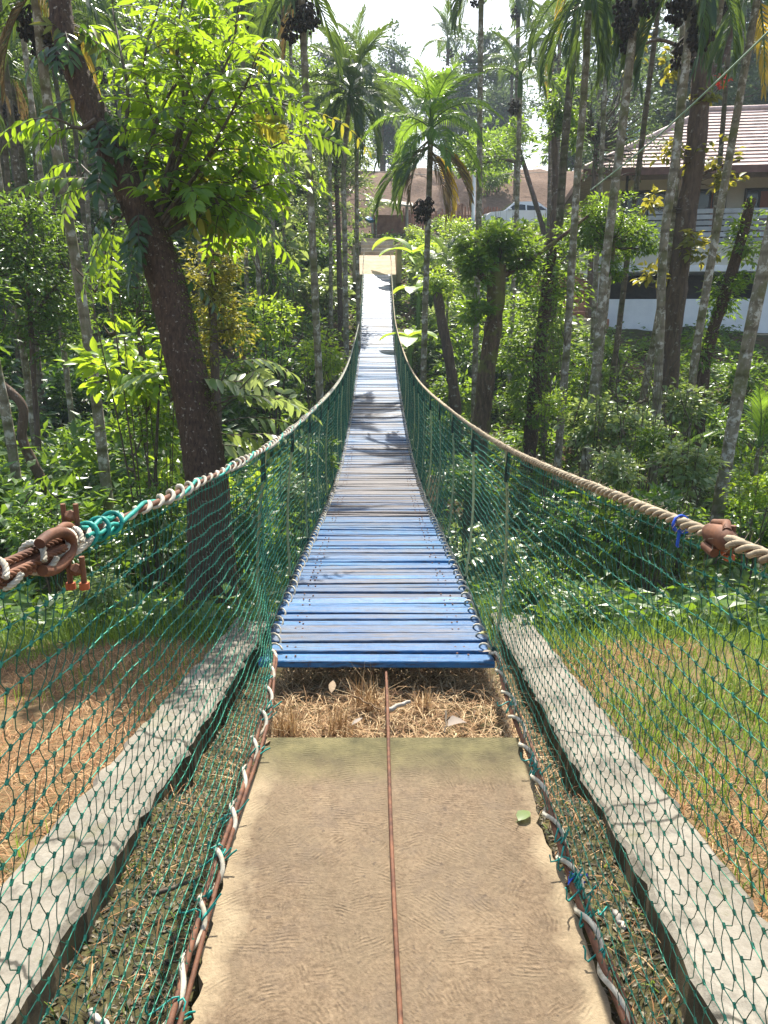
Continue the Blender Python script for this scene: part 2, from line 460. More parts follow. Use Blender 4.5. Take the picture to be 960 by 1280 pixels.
M['net'] = simple('green net twine', (.012, .16, .10), (.03, .32, .22), 3, .5, .4)
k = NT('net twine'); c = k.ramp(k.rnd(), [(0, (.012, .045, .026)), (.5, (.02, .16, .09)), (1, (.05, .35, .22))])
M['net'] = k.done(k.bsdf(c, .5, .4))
M['rope'] = simple('natural fibre rope', (.16, .12, .075), (.42, .35, .245), 26, .85, .2, .6, .003)
M['pale_rope'] = simple('pale rope', (.24, .21, .15), (.56, .52, .42), 30, .8, .2, .6, .003)
M['rust'] = simple('rusty steel', (.05, .02, .012), (.2, .085, .042), 25, .75, .3, .5, .003)
M['bolt'] = simple('orange rusted bolt', (.3, .06, .02), (.5, .14, .05), 25, .7)
M['teal'] = simple('teal twine', (.008, .14, .11), (.02, .32, .26), 20, .5)
M['sleeve'] = simple('dark green sleeve', (.008, .02, .016), (.02, .045, .035), 20, .5)
M['hanger'] = simple('pale green hanger rope', (.22, .26, .12), (.42, .44, .24), 30, .7)
M['blue_twine'] = simple('blue twine', (.01, .05, .4), (.03, .12, .6), 20, .5)
M['laterite'] = simple('laterite stone', (.16, .07, .045), (.36, .18, .11), 3, .9, .2, .6, .03)
M['tan_concrete'] = simple('tan concrete', (.30, .23, .15), (.46, .37, .26), 3, .9)
M['white_paint'] = simple('white wall paint', (.66, .68, .70), (.82, .83, .84), 1.5, .8, userand=False)
M['cream_paint'] = simple('cream wall paint', (.50, .48, .41), (.62, .59, .52), 1.5, .8, userand=False)
M['board_paint'] = simple('grey white board paint', (.34, .36, .39), (.46, .48, .5), 4, .6)
M['tile'] = simple('clay roof tile', (.40, .28, .24), (.62, .48, .42), 5, .7, .3, .4, .02)
M['fascia'] = simple('red brown fascia', (.12, .055, .04), (.2, .1, .075), 5, .6)
M['dark_frame'] = simple('dark window frame', (.02, .018, .016), (.05, .04, .035), 5, .5)
M['curtain'] = simple('red brown curtain', (.2, .06, .035), (.34, .13, .08), 6, .9, stretch=(12, 1, 1))
M['glass'] = simple('dark window glass', (.01, .012, .014), (.03, .034, .036), 2, .12, .6)
M['car_paint'] = simple('white car paint', (.74, .75, .77), (.8, .81, .83), 2, .25, .5, .0, userand=False)
M['tyre'] = simple('black tyre', (.015, .015, .015), (.03, .03, .03), 10, .8)
M['lamp'] = simple('lamp glass', (.6, .6, .58), (.8, .8, .78), 10, .2)
M['blue_roof'] = simple('pale blue sheet roof', (.3, .42, .58), (.45, .56, .7), 2, .5)
M['blue_tarp'] = simple('blue tarpaulin', (.02, .16, .5), (.05, .3, .65), 4, .5)
M['green_wire'] = simple('pale green wire', (.3, .42, .3), (.45, .56, .42), 6, .5)
M['white_chip'] = simple('bleached wood chip', (.26, .225, .18), (.45, .41, .35), 20, .8)
M['paper_leaf'] = leaf_mat('bleached leaf', (.16, .125, .095), (.24, .195, .155), (.32, .27, .22), (.25, .18, .1), .15, .8)

# ------------------------------------------------------------------ bridge curves
deckz = hermite([3.39, 4.68, 5.61, 6.9, 8.5, 10.5, 13.6, 16.5, 20.5, 24, 27, 30, 33.5],
                [0.0, -.07, -.15, -.28, -.43, -.53, -.50, -.31, .08, .60, 1.22, 2.05, 3.3])
cabz = hermite([-1.5, 0, 1.23, 3.5, 4.9, 6.7, 8.56, 10.9, 15, 18, 21, 24.7, 29, 33.5],
               [1.52, 1.37, 1.235, 1.015, .93, .85, .78, .73, .79, .95, 1.16, 1.55, 2.6, 4.15])


def cabx(Y, s=1):
    """sideways place of the hand cables (s = -1 left, 1 right)"""
    off = np.interp(Y, [-1.5, 3.5, 12, 20], [.035, .04, .02, .0])
    return s * .55 + off


def botx(Y, s=1):
    return np.where(s < 0, -np.interp(Y, [-1.5, 1.4, 2.9, 3.35, 3.7, 34], [.50, .48, .46, .49, .565, .565]),
                    np.interp(Y, [-1.5, 1.4, 3.1, 3.6, 34], [.585, .565, .555, .57, .565]))


def botz(Y):
    Y = np.asarray(Y, float)
    return np.where(Y < 3.4, .03 + .0 * Y, deckz(np.maximum(Y, 3.4)) + .02)


def wallz(Y):
    return .157 - .1965 * (np.asarray(Y, float) - 1.33)


# ------------------------------------------------------------------ terrain
prof = hermite([-40, -3, 0, 1, 2, 3, 4.75, 6, 8, 11, 14, 18, 22, 27, 33, 36, 40, 44, 46.5, 48.5, 55, 58, 70, 140, 400],
               [.5, .48, .32, .13, -.05, -.25, -.58, -.95, -1.5, -2.35, -2.7, -2.3, -1.3, .15, 2.4, 3.7, 5.2, 5.9, 6.1, 7.6, 10.9, 11.3, 12, 20, 60])
profR = hermite([-40, 4, 8, 12, 16, 20, 24, 26, 38, 41, 44, 46.5, 48.5, 55, 58, 70, 140, 400],
                [.4, -.35, -1.1, -1.7, -1.4, -.5, .5, .95, 1.1, 3.0, 5.6, 6.1, 7.6, 10.9, 11.3, 12, 20, 60])
profL = hermite([-40, 3, 6, 9, 12, 16, 20, 25, 30, 36, 42, 50, 58, 70, 140, 400],
                [.4, -.2, -.85, -1.35, -1.7, -1.5, -.5, 1.2, 3.2, 5.4, 7.4, 9.6, 11.3, 12, 20, 60])


def terrain(X, Y):
    X = np.asarray(X, float); Y = np.asarray(Y, float)
    z = prof(Y)
    z = z + (profR(Y) - z) * smooth(2.5, 6.0, X)
    z = z + (profL(Y) - z) * smooth(2.0, 6.0, -X)
    xi = np.where(X < 0, .79, .80)
    inner = 1 - smooth(xi + .06, xi + .2, np.abs(X))
    gut = np.minimum(-.10, wallz(Y) - .16)
    xs = np.where(X < 0, .45, .55)
    gut = gut + (.055 + .06 * np.sin(Y * 3.3) ** 2 * smooth(xs + .1, xi, np.abs(X))) * smooth(xs - .04, xs + .03, np.abs(X)) * (1 - smooth(2.4, 2.8, Y))
    gut = np.where((Y > 2.4), np.maximum(gut, -.16 - .12 * smooth(3.2, 4.4, Y)) * (1 - smooth(xs, xs + .12, np.abs(X))) + gut * smooth(xs, xs + .12, np.abs(X)), gut)
    w = inner * (1 - smooth(4.4, 6.2, Y))
    z = z * (1 - w) + gut * w
    amp = smooth(4, 9, Y) * .14 + .012
    z = z + amp * (np.sin(X * 1.3 + Y * .7) * np.cos(Y * 1.1 - X * .4) + .5 * np.sin(X * 3.1 - Y * 2.3)) * smooth(.7, 1.6, np.abs(X))
    return z


def slope_axis(parts):
    return np.unique(np.concatenate([np.arange(a, b, s) for a, b, s in parts]))


gx = slope_axis([(-320, -40, 20), (-40, -6, .8), (-6, -1.2, .2), (-1.2, 1.2, .05), (1.2, 6, .2), (6, 40, .8), (40, 321, 20)])
gy = slope_axis([(-40, -2, 4), (-2, 6, .08), (6, 60, .4), (60, 401, 10)])
GX, GY = np.meshgrid(gx, gy)
GZ = terrain(GX, GY)
nx, ny = len(gx), len(gy)
b = MB()
ii = np.arange(ny - 1)[:, None] * nx + np.arange(nx - 1)[None, :]
b.add(np.stack([GX, GY, GZ], -1).reshape(-1, 3), np.stack([ii, ii + 1, ii + nx + 1, ii + nx], -1).reshape(-1, 4), 0, .5, True)
tag(b.build('ground', M['ground']), kind='structure')


def gz(x, y):
    return float(terrain(np.array([x]), np.array([y]))[0])


# ------------------------------------------------------------------ slab, walls, landing
b = MB()
ys = np.linspace(-1.2, 2.70, 120)
jl = .012 * np.sin(ys * 5.1) + .008 * np.sin(ys * 13 + 1) + .006 * rng.normal(size=120)
jr = .012 * np.sin(ys * 4.3 + 2) + .008 * np.sin(ys * 11) + .006 * rng.normal(size=120)
far_j = ys.copy()
L0 = np.stack([-.455 + jl, ys, np.zeros_like(ys)], -1); R0 = np.stack([.55 + jr, ys, np.zeros_like(ys)], -1)
V = np.concatenate([L0, R0, L0 - [0, 0, .16], R0 - [0, 0, .16]]); n = len(ys); i = np.arange(n - 1)
b.add(V, np.concatenate([np.stack([i, i + n, i + n + 1, i + 1], -1), np.stack([i, i + 1, i + 2*n + 1, i + 2*n], -1),
                         np.stack([i + n + 1, i + n, i + 3*n, i + 3*n + 1], -1), [[n-1, 2*n-1, 4*n-1, 3*n-1]], [[0, 2*n, 3*n, n]]]), 0, .5)
tag(b.build('path', M['slab']), kind='structure')

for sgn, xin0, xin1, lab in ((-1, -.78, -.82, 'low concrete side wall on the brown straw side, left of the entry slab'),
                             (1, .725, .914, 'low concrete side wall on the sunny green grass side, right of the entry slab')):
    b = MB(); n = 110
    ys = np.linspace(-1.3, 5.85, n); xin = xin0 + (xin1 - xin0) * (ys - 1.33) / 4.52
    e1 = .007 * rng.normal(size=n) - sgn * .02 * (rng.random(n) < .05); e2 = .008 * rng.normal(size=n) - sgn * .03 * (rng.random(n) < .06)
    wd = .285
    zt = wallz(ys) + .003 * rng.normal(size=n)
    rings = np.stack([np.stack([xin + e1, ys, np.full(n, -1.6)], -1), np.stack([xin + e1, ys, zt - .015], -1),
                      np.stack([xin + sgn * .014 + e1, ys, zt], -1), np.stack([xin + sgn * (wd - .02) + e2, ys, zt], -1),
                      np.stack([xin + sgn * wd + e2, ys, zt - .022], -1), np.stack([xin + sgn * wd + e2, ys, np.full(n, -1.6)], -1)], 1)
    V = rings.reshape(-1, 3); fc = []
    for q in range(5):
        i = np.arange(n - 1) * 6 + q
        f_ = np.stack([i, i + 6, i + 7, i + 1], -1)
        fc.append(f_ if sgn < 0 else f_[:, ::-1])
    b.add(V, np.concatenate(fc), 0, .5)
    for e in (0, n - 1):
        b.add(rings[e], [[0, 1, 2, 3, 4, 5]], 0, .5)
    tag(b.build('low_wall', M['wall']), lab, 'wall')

# far landing ramp and steps
b = MB()
za, zb = 3.28, 4.25
V = [[-.8, 33.45, za], [.8, 33.45, za], [.8, 36.4, zb], [-.8, 36.4, zb], [-.8, 33.45, za - 1.6], [.8, 33.45, za - 1.6], [.8, 36.4, zb - 1.6], [-.8, 36.4, zb - 1.6]]
b.add(V, [[0, 1, 2, 3], [0, 4, 5, 1], [1, 5, 6, 2], [3, 2, 6, 7], [0, 3, 7, 4]], 0, .6)
ramp = thing('landing', 'far tan concrete landing ramp with steps where the bridge ends', 'landing', (0, 33.5, gz(0, 33.5)))
b.build('ramp', M['tan_concrete'], ramp, ramp.location)
for q in range(5):
    b = MB(); b.box((0, 36.4 + .32 + q * .32, zb + .17 * q - .45), (1.5, .32, 1.25), 0, .9, bev=.015)
    b.build('step', M['white_chip'] if q % 2 else M['tan_concrete'], ramp, ramp.location)
for sx_ in (-.92, .92):
    b = MB(); b.box((sx_, 34.9, zb - .55), (.2, 2.6, 1.5), 0, .5, bev=.02)
    b.build('side_wall', M['tan_concrete'], ramp, ramp.location)

# ------------------------------------------------------------------ suspension bridge
bridge = thing('suspension_bridge', 'rope suspension footbridge with worn blue plank deck and green net sides', 'bridge', (0, 3.39, 0))
ORG = np.array([0, 3.39, 0.0])
b = MB()
y = 3.39; q = 0
while y < 33.4:
    w = R.uniform(.07, .10) if q > 3 else R.uniform(.10, .112); gap = R.uniform(.008, .021)
    if q == 11: gap = .05
    if q == 34: gap = .035
    if R.random() < .1: gap += .014
    zc = float(deckz(y + w / 2)); sl = math.atan((float(deckz(y + w + .01)) - float(deckz(y))) / (w + .01))
    tilt = sl + R.gauss(0, .045); roll = R.gauss(0, .006); yaw = R.gauss(0, .004)
    rot = np.array(Matrix.Rotation(yaw, 3, 'Z') @ Matrix.Rotation(tilt, 3, 'X') @ Matrix.Rotation(roll, 3, 'Y'))
    b.box((R.gauss(0, .008), y + w / 2, zc - .016 + R.gauss(0, .004)), (1.12 + R.uniform(-.02, .025), w, .034), 0, R.random(), rot, .004)
    for xn in (-.44, -.40, .40, .44):
        if y < 14: b.box((xn + R.gauss(0, .006), y + w / 2 + R.gauss(0, .012), zc + .0025), (.009, .009, .006), 1, .4)
    y += w + gap; q += 1
for xx in (-.42, .42):          # bearer timbers under the planks
    yy = np.linspace(3.9, 33.3, 90)
    b.tube(np.stack([np.full(90, xx), yy, deckz(yy) - .065], -1), .03, 6, 0, .2)
b.build('deck', [M['deck'], M['rust']], bridge, ORG)


def helix(ys, fx, fz, R0, pitch, ph=0.0, step=None, wob=0.0):
    """rope winding round a line given by x(Y), z(Y)"""
    a = 2 * math.pi * ys / pitch + ph
    rr = R0 * (1 + wob * np.sin(ys * 7.3))
    return np.stack([fx(ys) + rr * np.cos(a), ys, fz(ys) + rr * np.sin(a)], -1)


for sgn in (-1, 1):
    fx = lambda Y, s=sgn: cabx(Y, s)
    ys = np.concatenate([np.arange(-1.4, 6, .06), np.arange(6, 33.6, .3)])
    b = MB(); b.tube(np.stack([fx(ys), ys, cabz(ys)], -1), .0065, 8, 0, .5)
    if sgn < 0:                        # greenish cord lying along the left cable
        yy = np.arange(1.35, 33.5, .1)
        b.tube(helix(yy, fx, cabz, .011, .5), .005, 5, 1, .6)
    cable = b.build('hand_cable', [M['rust'], M['teal']], bridge, ORG)
    b = MB()
    if sgn > 0:                        # thick natural rope, three strands round the cable
        for s3 in range(3):
            yy = np.concatenate([np.arange(-1.4, 6.5, .012)])
            b.tube(helix(yy, fx, cabz, .0072, .115, s3 * 2.094, wob=.12), .0058 + .0008 * np.sin(yy * 31 + s3), 6, 0, .4 + .2 * s3)
        yy = np.arange(6.5, 33.5, .08)
        b.tube(np.stack([fx(yy), yy, cabz(yy)], -1), .0135 + .003 * np.sin(yy * 46), 7, 0, .7)
        yy = rng.uniform(-.2, 4.5, 900); an = rng.uniform(0, 6.28, 900)
        c0 = np.stack([fx(yy) + .014 * np.cos(an), yy, cabz(yy) + .014 * np.sin(an)], -1)
        b.segs(c0, c0 + rng.normal(size=c0.shape) * .007 + np.stack([.006 * np.cos(an), 0 * an, .006 * np.sin(an)], -1), .0005, 0, .8)
        b.build('lashing_rope', M['rope'], cable)
    else:                              # pale rope wound in open turns
        yy = np.arange(1.12, 7.0, .008)
        b.tube(helix(yy + .03 * np.sin(yy * 5.3) + .012 * np.sin(yy * 17), fx, cabz, .0105, .092, .4, wob=.35), .0052 + .0009 * np.sin(yy * 90), 6, 0, .8)
        yy = np.arange(7.0, 33.5, .012)
        b.tube(helix(yy, fx, cabz, .0125, .11, .4), .007, 4, 0, .8)
        b.build('lashing_rope', M['pale_rope'], cable)

    # deck / slab edge cable with its lashing
    bx = lambda Y, s=sgn: botx(Y, s)
    b = MB(); ys = np.arange(-1.2, 3.5, .06)
    b.tube(np.stack([bx(ys) + .006 * np.sin(ys * 6), ys, botz(ys)], -1), .009, 7, 0, .5)
    b.tube(np.stack([bx(ys) + .02 + .006 * np.sin(ys * 5 + 1), ys, botz(ys) - .006], -1), .007, 6, 0, .3)
    ys = np.concatenate([np.arange(3.44, 8, .06), np.arange(8, 33.5, .3)])
    b.tube(np.stack([bx(ys), ys, botz(ys) - .004], -1), .007, 6, 1, .5)
    ec = b.build('edge_cable', [M['rust'], M['sleeve']], bridge, ORG)
    b = MB()
    yy = np.arange(-1.2, 3.45, .01)
    b.tube(helix(yy, bx, botz, .017, .21, sgn * .8, wob=.25), .0075, 6, 0, .7)
    # cut ends of teal twine tied round the edge cable
    for q in range(15):
        y0 = R.uniform(.2, 3.3); p0 = np.array([float(bx(y0)), y0, .03])
        for w_ in range(3):
            t_ = np.linspace(0, 1, 6)[:, None]
            d_ = np.array([R.uniform(-.06, .06), R.uniform(-.05, .05), R.uniform(-.01, .05)])
            b.tube(p0 + t_ * d_ + np.sin(t_ * 6 + w_) * .012, .0028, 4, 1, .6)
    yy = np.arange(3.5, 33.4, .014)
    b.tube(helix(yy, lambda Y: bx(Y) - sgn * .03, lambda Y: deckz(Y) + .008, .024, .14, .3, wob=.2), .006, 4, 2, .55)
    b.build('edge_lashing', [M['pale_rope'], M['teal'], M['pale_rope']], ec)

    # ---- net
    cell, rows = .039, 27
    Ys = np.arange(-1.0, 33.35, cell); nc = len(Ys)
    U = np.linspace(0, 1, rows)

    def netpt(Yv, u, s=sgn):
        top = np.stack([cabx(Yv, s), Yv, cabz(Yv) - .03], -1)
        bot = np.stack([botx(Yv, s), Yv, botz(Yv) + .005], -1)
        p = bot + (top - bot) * u[..., None]
        bulge = np.sin(u * math.pi) * (.035 + .02 * np.sin(Yv * 1.7)) + .003 * np.sin(Yv * 19 + u * 23)
        p[..., 0] += s * bulge
        p[..., 2] += (-.010 + .006 * np.sin(Yv * 3.1 + u * 9) + .0015 * np.sin(Yv * 27 + u * 31)) * (1 - np.abs(2 * u - 1) ** 6)
        return p
    b = MB()
    uu = np.repeat(U[:, None], nc, 1)
    sh = np.where(np.arange(rows) % 2 == 0, 0.0, cell / 2)[:, None]
    jit = rng.normal(size=(rows, nc)) * .003
    YY = Ys[None, :] + sh + jit
    G = netpt(YY, uu)
    thick = .0011 + .0009 * smooth(4.5, 10, YY)
    # horizontals
    a0 = G[:, :-1].reshape(-1, 3); a1 = G[:, 1:].reshape(-1, 3)
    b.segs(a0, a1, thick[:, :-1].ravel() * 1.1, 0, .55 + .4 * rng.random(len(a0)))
    # uprights, two bends each so that they waver
    lo = G[:-1].copy(); hi_ = G[1:].copy()
    wig = rng.normal(size=lo.shape[:2]) * .006 + np.where((np.arange(rows - 1) % 2 == 0), .006, -.006)[:, None]
    mid = (lo + hi_) / 2; mid[..., 1] += wig; mid[..., 2] -= .003
    for (p0, p1) in ((lo, mid), (mid, hi_)):
        b.segs(p0.reshape(-1, 3), p1.reshape(-1, 3), thick[:-1].ravel() * .95, 0, .08 + .35 * rng.random(p0.shape[0] * p0.shape[1]))  # low rnd darkens the uprights, backlit shade put into the twine colour
    # knots near the camera
    near = (YY < 5).ravel(); kp = G.reshape(-1, 3)[near]
    b.segs(kp - [0, .004, .003], kp + [0, .004, .003], .0034, 0, .3 + .4 * rng.random(len(kp)))
    # the netting that meets the top cable
    tp = np.stack([cabx(Ys, sgn), Ys, cabz(Ys)], -1)
    b.segs(G[-1], tp, .0015, 0, .6)
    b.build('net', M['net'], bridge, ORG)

    # ---- hangers
    yh = 3.45
    while yh < 33:
        b = MB(); t_ = np.linspace(0, 1, 9)
        top = np.array([float(cabx(yh, sgn)), yh, float(cabz(yh)) - .01]); bot = np.array([float(botx(yh + .25, sgn)), yh + .02, float(botz(yh)) - .05])
        pts = bot + (top - bot) * t_[:, None]; pts[:, 0] += sgn * (.03 * np.sin(t_ * math.pi) - .004)
        b.tube(pts, .0075, 7, 0, R.random())
        h = b.build('hanger', M['hanger'], bridge, ORG)
        b = MB()
        b.tube(bot + (top - bot) * np.linspace(.86, 1.0, 4)[:, None] + [sgn * .006, 0, 0], .0115, 8, 0, .5)
        b.build('sleeve', M['sleeve'], h)
        b = MB(); b.tube(bot + (top - bot) * np.linspace(.0, .07, 4)[:, None], .012, 8, 0, .5)
        b.build('sleeve', M['sleeve'], h)
        yh += 1.25

# rusty wire down the middle of the slab
b = MB(); ys = np.linspace(-1.2, 33.4, 160)
zz = np.where(ys < 2.7, .012 + .004 * np.sin(ys * 4), np.where(ys < 3.4, .012 - (ys - 2.7) * .09, deckz(np.maximum(ys, 3.4)) - .10))
b.tube(np.stack([.068 - .009 * np.clip(ys, 0, 4) + .005 * np.sin(ys * 2.3), ys, zz], -1), .0065, 8, 0, .5)
b.build('centre_cable', M['rust'], bridge, ORG)


def strand_cable(b, pts, r, mat=0, pitch=.05, rnd=.5):
    pts = np.asarray(pts, float)
    seg = np.concatenate([[0], np.cumsum(np.linalg.norm(np.diff(pts, axis=0), axis=1))])
    s_ = np.arange(0, seg[-1], .006)
    P = np.stack([np.interp(s_, seg, pts[:, k_]) for k_ in range(3)], -1)
    t = nrm(np.gradient(P, axis=0)); a = nrm(np.cross(t, [0, 0, 1.0])); c_ = np.cross(t, a)
    for q in range(4):
        an = s_ / pitch * 2 * math.pi + q * math.pi / 2
        b.tube(P + r * .55 * (np.cos(an)[:, None] * a + np.sin(an)[:, None] * c_), r * .5, 5, mat, rnd + .1 * q)


# left: doubled back wire ropes, clamps and white lashings
def cp(Y, dx=0, dz=0):
    return np.array([float(cabx(Y, -1)) + dx, Y, float(cabz(Y)) + dz])


b = MB()
for (dx, dz, y1) in ((.0, .022, 1.24), (.018, -.004, 1.2), (-.018, -.006, 1.22), (.004, -.026, 1.16)):
    yy = np.linspace(-1.4, y1, 20)
    strand_cable(b, [cp(v_, dx * .55, dz * .55) for v_ in yy], .0062, 0, .06, .4 + R.random() * .3)
an = np.linspace(-2.3, 2.3, 22)
b.tube([cp(1.13 + .07 * math.cos(a_), .016, .004 + .028 * math.sin(a_)) for a_ in an], .0085, 10, 0, .6)
an = np.linspace(-2.6, 2.6, 22)
b.tube([cp(1.235 + .04 * math.cos(a_), -.010, .006 + .02 * math.sin(a_)) for a_ in an], .007, 10, 0, .7)
b.build('wire_loop', M['rust'], bridge, ORG)
for (yc_, dx, dz) in ((1.17, .03, -.035), (1.29, -.02, .035), (.93, .0, .03)):
    b = MB(); p = cp(yc_, dx, dz)
    b.box(p, (.026, .022, .02), 0, .3, np.array(Matrix.Rotation(.5, 3, 'Y')), .009)
    for s_ in (-1, 1):
        b.tube([p + [s_ * .011, 0, .022], p + [s_ * .011, 0, -.026]], .0045, 9, 0, .5)
    cl = b.build('cable_clamp', M['rust'], bridge, ORG)
    b = MB()
    for s_ in (-1, 1):
        b.tube([p + [s_ * .011, 0, -.033], p + [s_ * .011, 0, -.022]], .008, 6, 0, .5)
    b.build('nut', M['bolt'], cl)
for yc_, rr_ in ((.99, .020), (1.10, .023), (1.225, .020), (1.255, .018)):
    an = np.linspace(0, 2 * math.pi, 22); b = MB()
    strand_cable(b, [cp(yc_ + .05 * (a_ / 6.28 - .5) + .012 * math.sin(a_), rr_ * math.cos(a_), rr_ * math.sin(a_) * 1.05) for a_ in an], .0052, 0, .03, .7)
    b.build('white_lashing', M['pale_rope'], bridge, ORG)
b = MB()
for q in range(5):
    yy = np.linspace(1.27, 1.46, 10)
    b.tube([cp(v_, .014 * math.cos(q * 1.3), .014 * math.sin(q * 1.3) + .004 * math.sin(v_ * 60 + q)) for v_ in yy], .0045, 5, 0, .4 + .1 * q)
for yy in (1.30, 1.36, 1.43):
    an = np.linspace(0, 2 * math.pi, 16)
    b.tube([cp(yy + .01 * math.sin(a_), .02 * math.cos(a_), .02 * math.sin(a_)) for a_ in an], .0045, 5, 0, .7)
b.build('teal_binding', M['teal'], bridge, ORG)


# right clamp and blue tie
def cpr(Y, dx=0, dz=0):
    return np.array([float(cabx(Y, 1)) + dx, Y, float(cabz(Y)) + dz])


b = MB(); p = cpr(1.27)
b.tube([p + [0, -.045, 0], p + [0, -.036, .002], p + [.002, -.01, .003], p + [0, .03, 0], p + [0, .042, 0]], [.010, .018, .022, .019, .010], 14, 0, .6, bump=.06)
b.tube([p + [.0, -.026, .018], p + [.010, .0, .025], p + [.0, .026, .018]], .008, 12, 0, .4)
b.tube([p + [-.014, -.02, -.022], p + [-.014, .02, -.020]], .008, 12, 0, .8)
for s_ in (-1, 1):
    b.tube([p + [.014, s_ * .016, .026], p + [.014, s_ * .016, -.03]], .0055, 9, 0, .5)
cl = b.build('cable_clamp', M['rust'], bridge, ORG)
b = MB()
for s_ in (-1, 1):
    b.tube([p + [.014, s_ * .016, -.036], p + [.014, s_ * .016, -.026]], .009, 6, 0, .5)
b.build('nut', M['bolt'], cl)
b = MB()
for q in range(3):
    an = np.linspace(0, 2 * math.pi, 14)
    b.tube([cpr(1.43 + .007 * q + .010 * math.sin(a_ + q), .0165 * math.cos(a_), .0165 * math.sin(a_) - .003) for a_ in an], .0022, 4, 0, .5)
b.tube([cpr(1.44, 0, -.02), cpr(1.43, -.006, -.045), cpr(1.45, .004, -.052)], .003, 4, 0, .5)
b.build('blue_tie', M['blue_twine'], bridge, ORG)

# ------------------------------------------------------------------ grass, straw, litter  (stuff)
def blades(b, P, Lmin, Lmax, W, lean=.5, mat=0, flat=0.0):
    N = len(P); L = rng.uniform(Lmin, Lmax, N); az = rng.uniform(0, 2 * math.pi, N)
    le = np.abs(rng.normal(size=N)) * lean + flat
    dx = np.stack([np.cos(az), np.sin(az), np.zeros(N)], -1)
    up = np.array([0, 0, 1.0])
    side = np.stack([-np.sin(az), np.cos(az), np.zeros(N)], -1)
    l1 = np.clip(le, 0, 1.45)[:, None]; l2 = np.clip(le * 1.9, 0, 1.9)[:, None]
    p1 = P + L[:, None] * .5 * (np.cos(l1) * up + np.sin(l1) * dx)
    p2 = p1 + L[:, None] * .5 * (np.cos(l2) * up + np.sin(l2) * dx)
    p2[:, 2] = np.maximum(p2[:, 2], P[:, 2] + .006)
    w = W * rng.uniform(.6, 1.3, N)[:, None]
    V = np.stack([P - side * w / 2, P + side * w / 2, p1 - side * w * .42, p1 + side * w * .42, p2], 1)
    k_ = np.arange(N)[:, None, None] * 5; r_ = rng.random(N)
    b.add(V, (k_ + np.array([[[0, 1, 3, 2]]])).reshape(-1, 4), mat, r_, True)
    n0 = self_n = b.n - 5 * N
    b.f.append(((k_ + np.array([[[2, 3, 4]]])).reshape(-1, 3) + n0, np.full(N, mat), r_, np.full(N, True)))


def scatter(n, x0, x1, y0, y1, keep=None):
    X = rng.uniform(x0, x1, n); Y = rng.uniform(y0, y1, n)
    if keep is not None:
        m = keep(X, Y); X, Y = X[m], Y[m]
    return np.stack([X, Y, terrain(X, Y) - .004], -1)


def outwall(X, Y):
    xw = np.where(X < 0, .78 + .04 * (Y - 1.33) / 4.52, .725 + .19 * (Y - 1.33) / 4.52) + .30
    return (np.abs(X) > xw) | (Y > 5.95)


def patch(X, Y, s, t):
    return np.sin(X * s + 1.3) * np.cos(Y * s * .8 + .4) + .5 * np.sin(X * s * 2.3 - Y * s * 1.9) > t


b = MB()
P = scatter(64000, -5, -.8, -.6, 5.2, lambda X, Y: outwall(X, Y) & (Y < 4.5 + .4 * np.sin(X * 3)) & (patch(X, Y, 3.1, -.95)))
blades(b, P, .04, .15, .004, .8, 0, .65)
P = scatter(9000, -4.2, -.8, -.6, 5.2, lambda X, Y: outwall(X, Y) & patch(X, Y, 2.6, .1))
blades(b, P, .06, .2, .004, .5, 1)
tag(b.build('dry_grass', [M['straw'], M['grass']]), 'dry brown straw grass outside the wall on the left', 'dry grass', kind='stuff')
b = MB()
P = scatter(46000, .75, 5.2, -.6, 5.0, lambda X, Y: outwall(X, Y) & patch(X, Y, 2.2, -.35 + .12 * (Y - 2)))
blades(b, P, .04, .16, .0042, .75, 0, .55)
P = scatter(52000, .75, 5.5, -.6, 6.0, lambda X, Y: outwall(X, Y) & (patch(X, Y, 1.6, .1) | (rng.random(len(X)) < .22 + .08 * Y)))
blades(b, P, .04, .19, .0045, .55, 1)
tag(b.build('mixed_grass', [M['straw'], M['grass']]), 'mixed straw and green grass outside the wall on the right', 'grass', kind='stuff')
b = MB()
P = scatter(90000, -5.5, 6.5, 3.1, 10.5, lambda X, Y: outwall(X, Y) & (np.abs(X) > .5) & ((Y > 4.4 + .4 * np.sin(X * 3)) | (X > 0)) & patch(X, Y, 1.7, -.5) & (rng.random(len(X)) < np.exp(-(Y - 4) / 4.5)))
blades(b, P, .06, .22, .006, .6, 0, .15)
P = scatter(60000, -7, 7.5, 5.0, 11, lambda X, Y: (np.abs(X) > .7) & patch(X, Y, 1.1, -.55))
blades(b, P, .08, .32, .008, .6, 0, .1)
tag(b.build('green_grass', M['grass']), 'sunlit green grass sloping down beside the bridge', 'grass', kind='stuff')
# pit at the end of the slab
b = MB()
X = rng.uniform(-.6, .7, 6200); Y = rng.uniform(2.72, 3.8, 6200)
P = np.stack([X, Y, terrain(X, Y)], -1)
blades(b, P, .06, .22, .0032, .8, 0, .75)
for (cx_, cy_, n_, hgt) in ((-.17, 2.98, 170, .2), (-.40, 2.95, 260, .22), (-.05, 3.2, 160, .24), (.22, 3.2, 120, .14)):
    P = np.array([cx_, cy_, gz(cx_, cy_)]) + rng.normal(size=(n_, 3)) * [.035, .03, .0]
    blades(b, P, hgt * .6, hgt, .0032, .62, 0, .1)
X = rng.uniform(-.42, .6, 70); Y = rng.uniform(2.76, 3.5, 70); P = np.stack([X, Y, terrain(X, Y) + .03], -1)
b.leaves(P, rng.normal(size=P.shape) * [1, 1, .3], np.array([[0, 0, 1.0]]) + rng.normal(size=P.shape) * .5, rng.uniform(.02, .06, 70), rng.uniform(.012, .03, 70), 1, .35, .3)
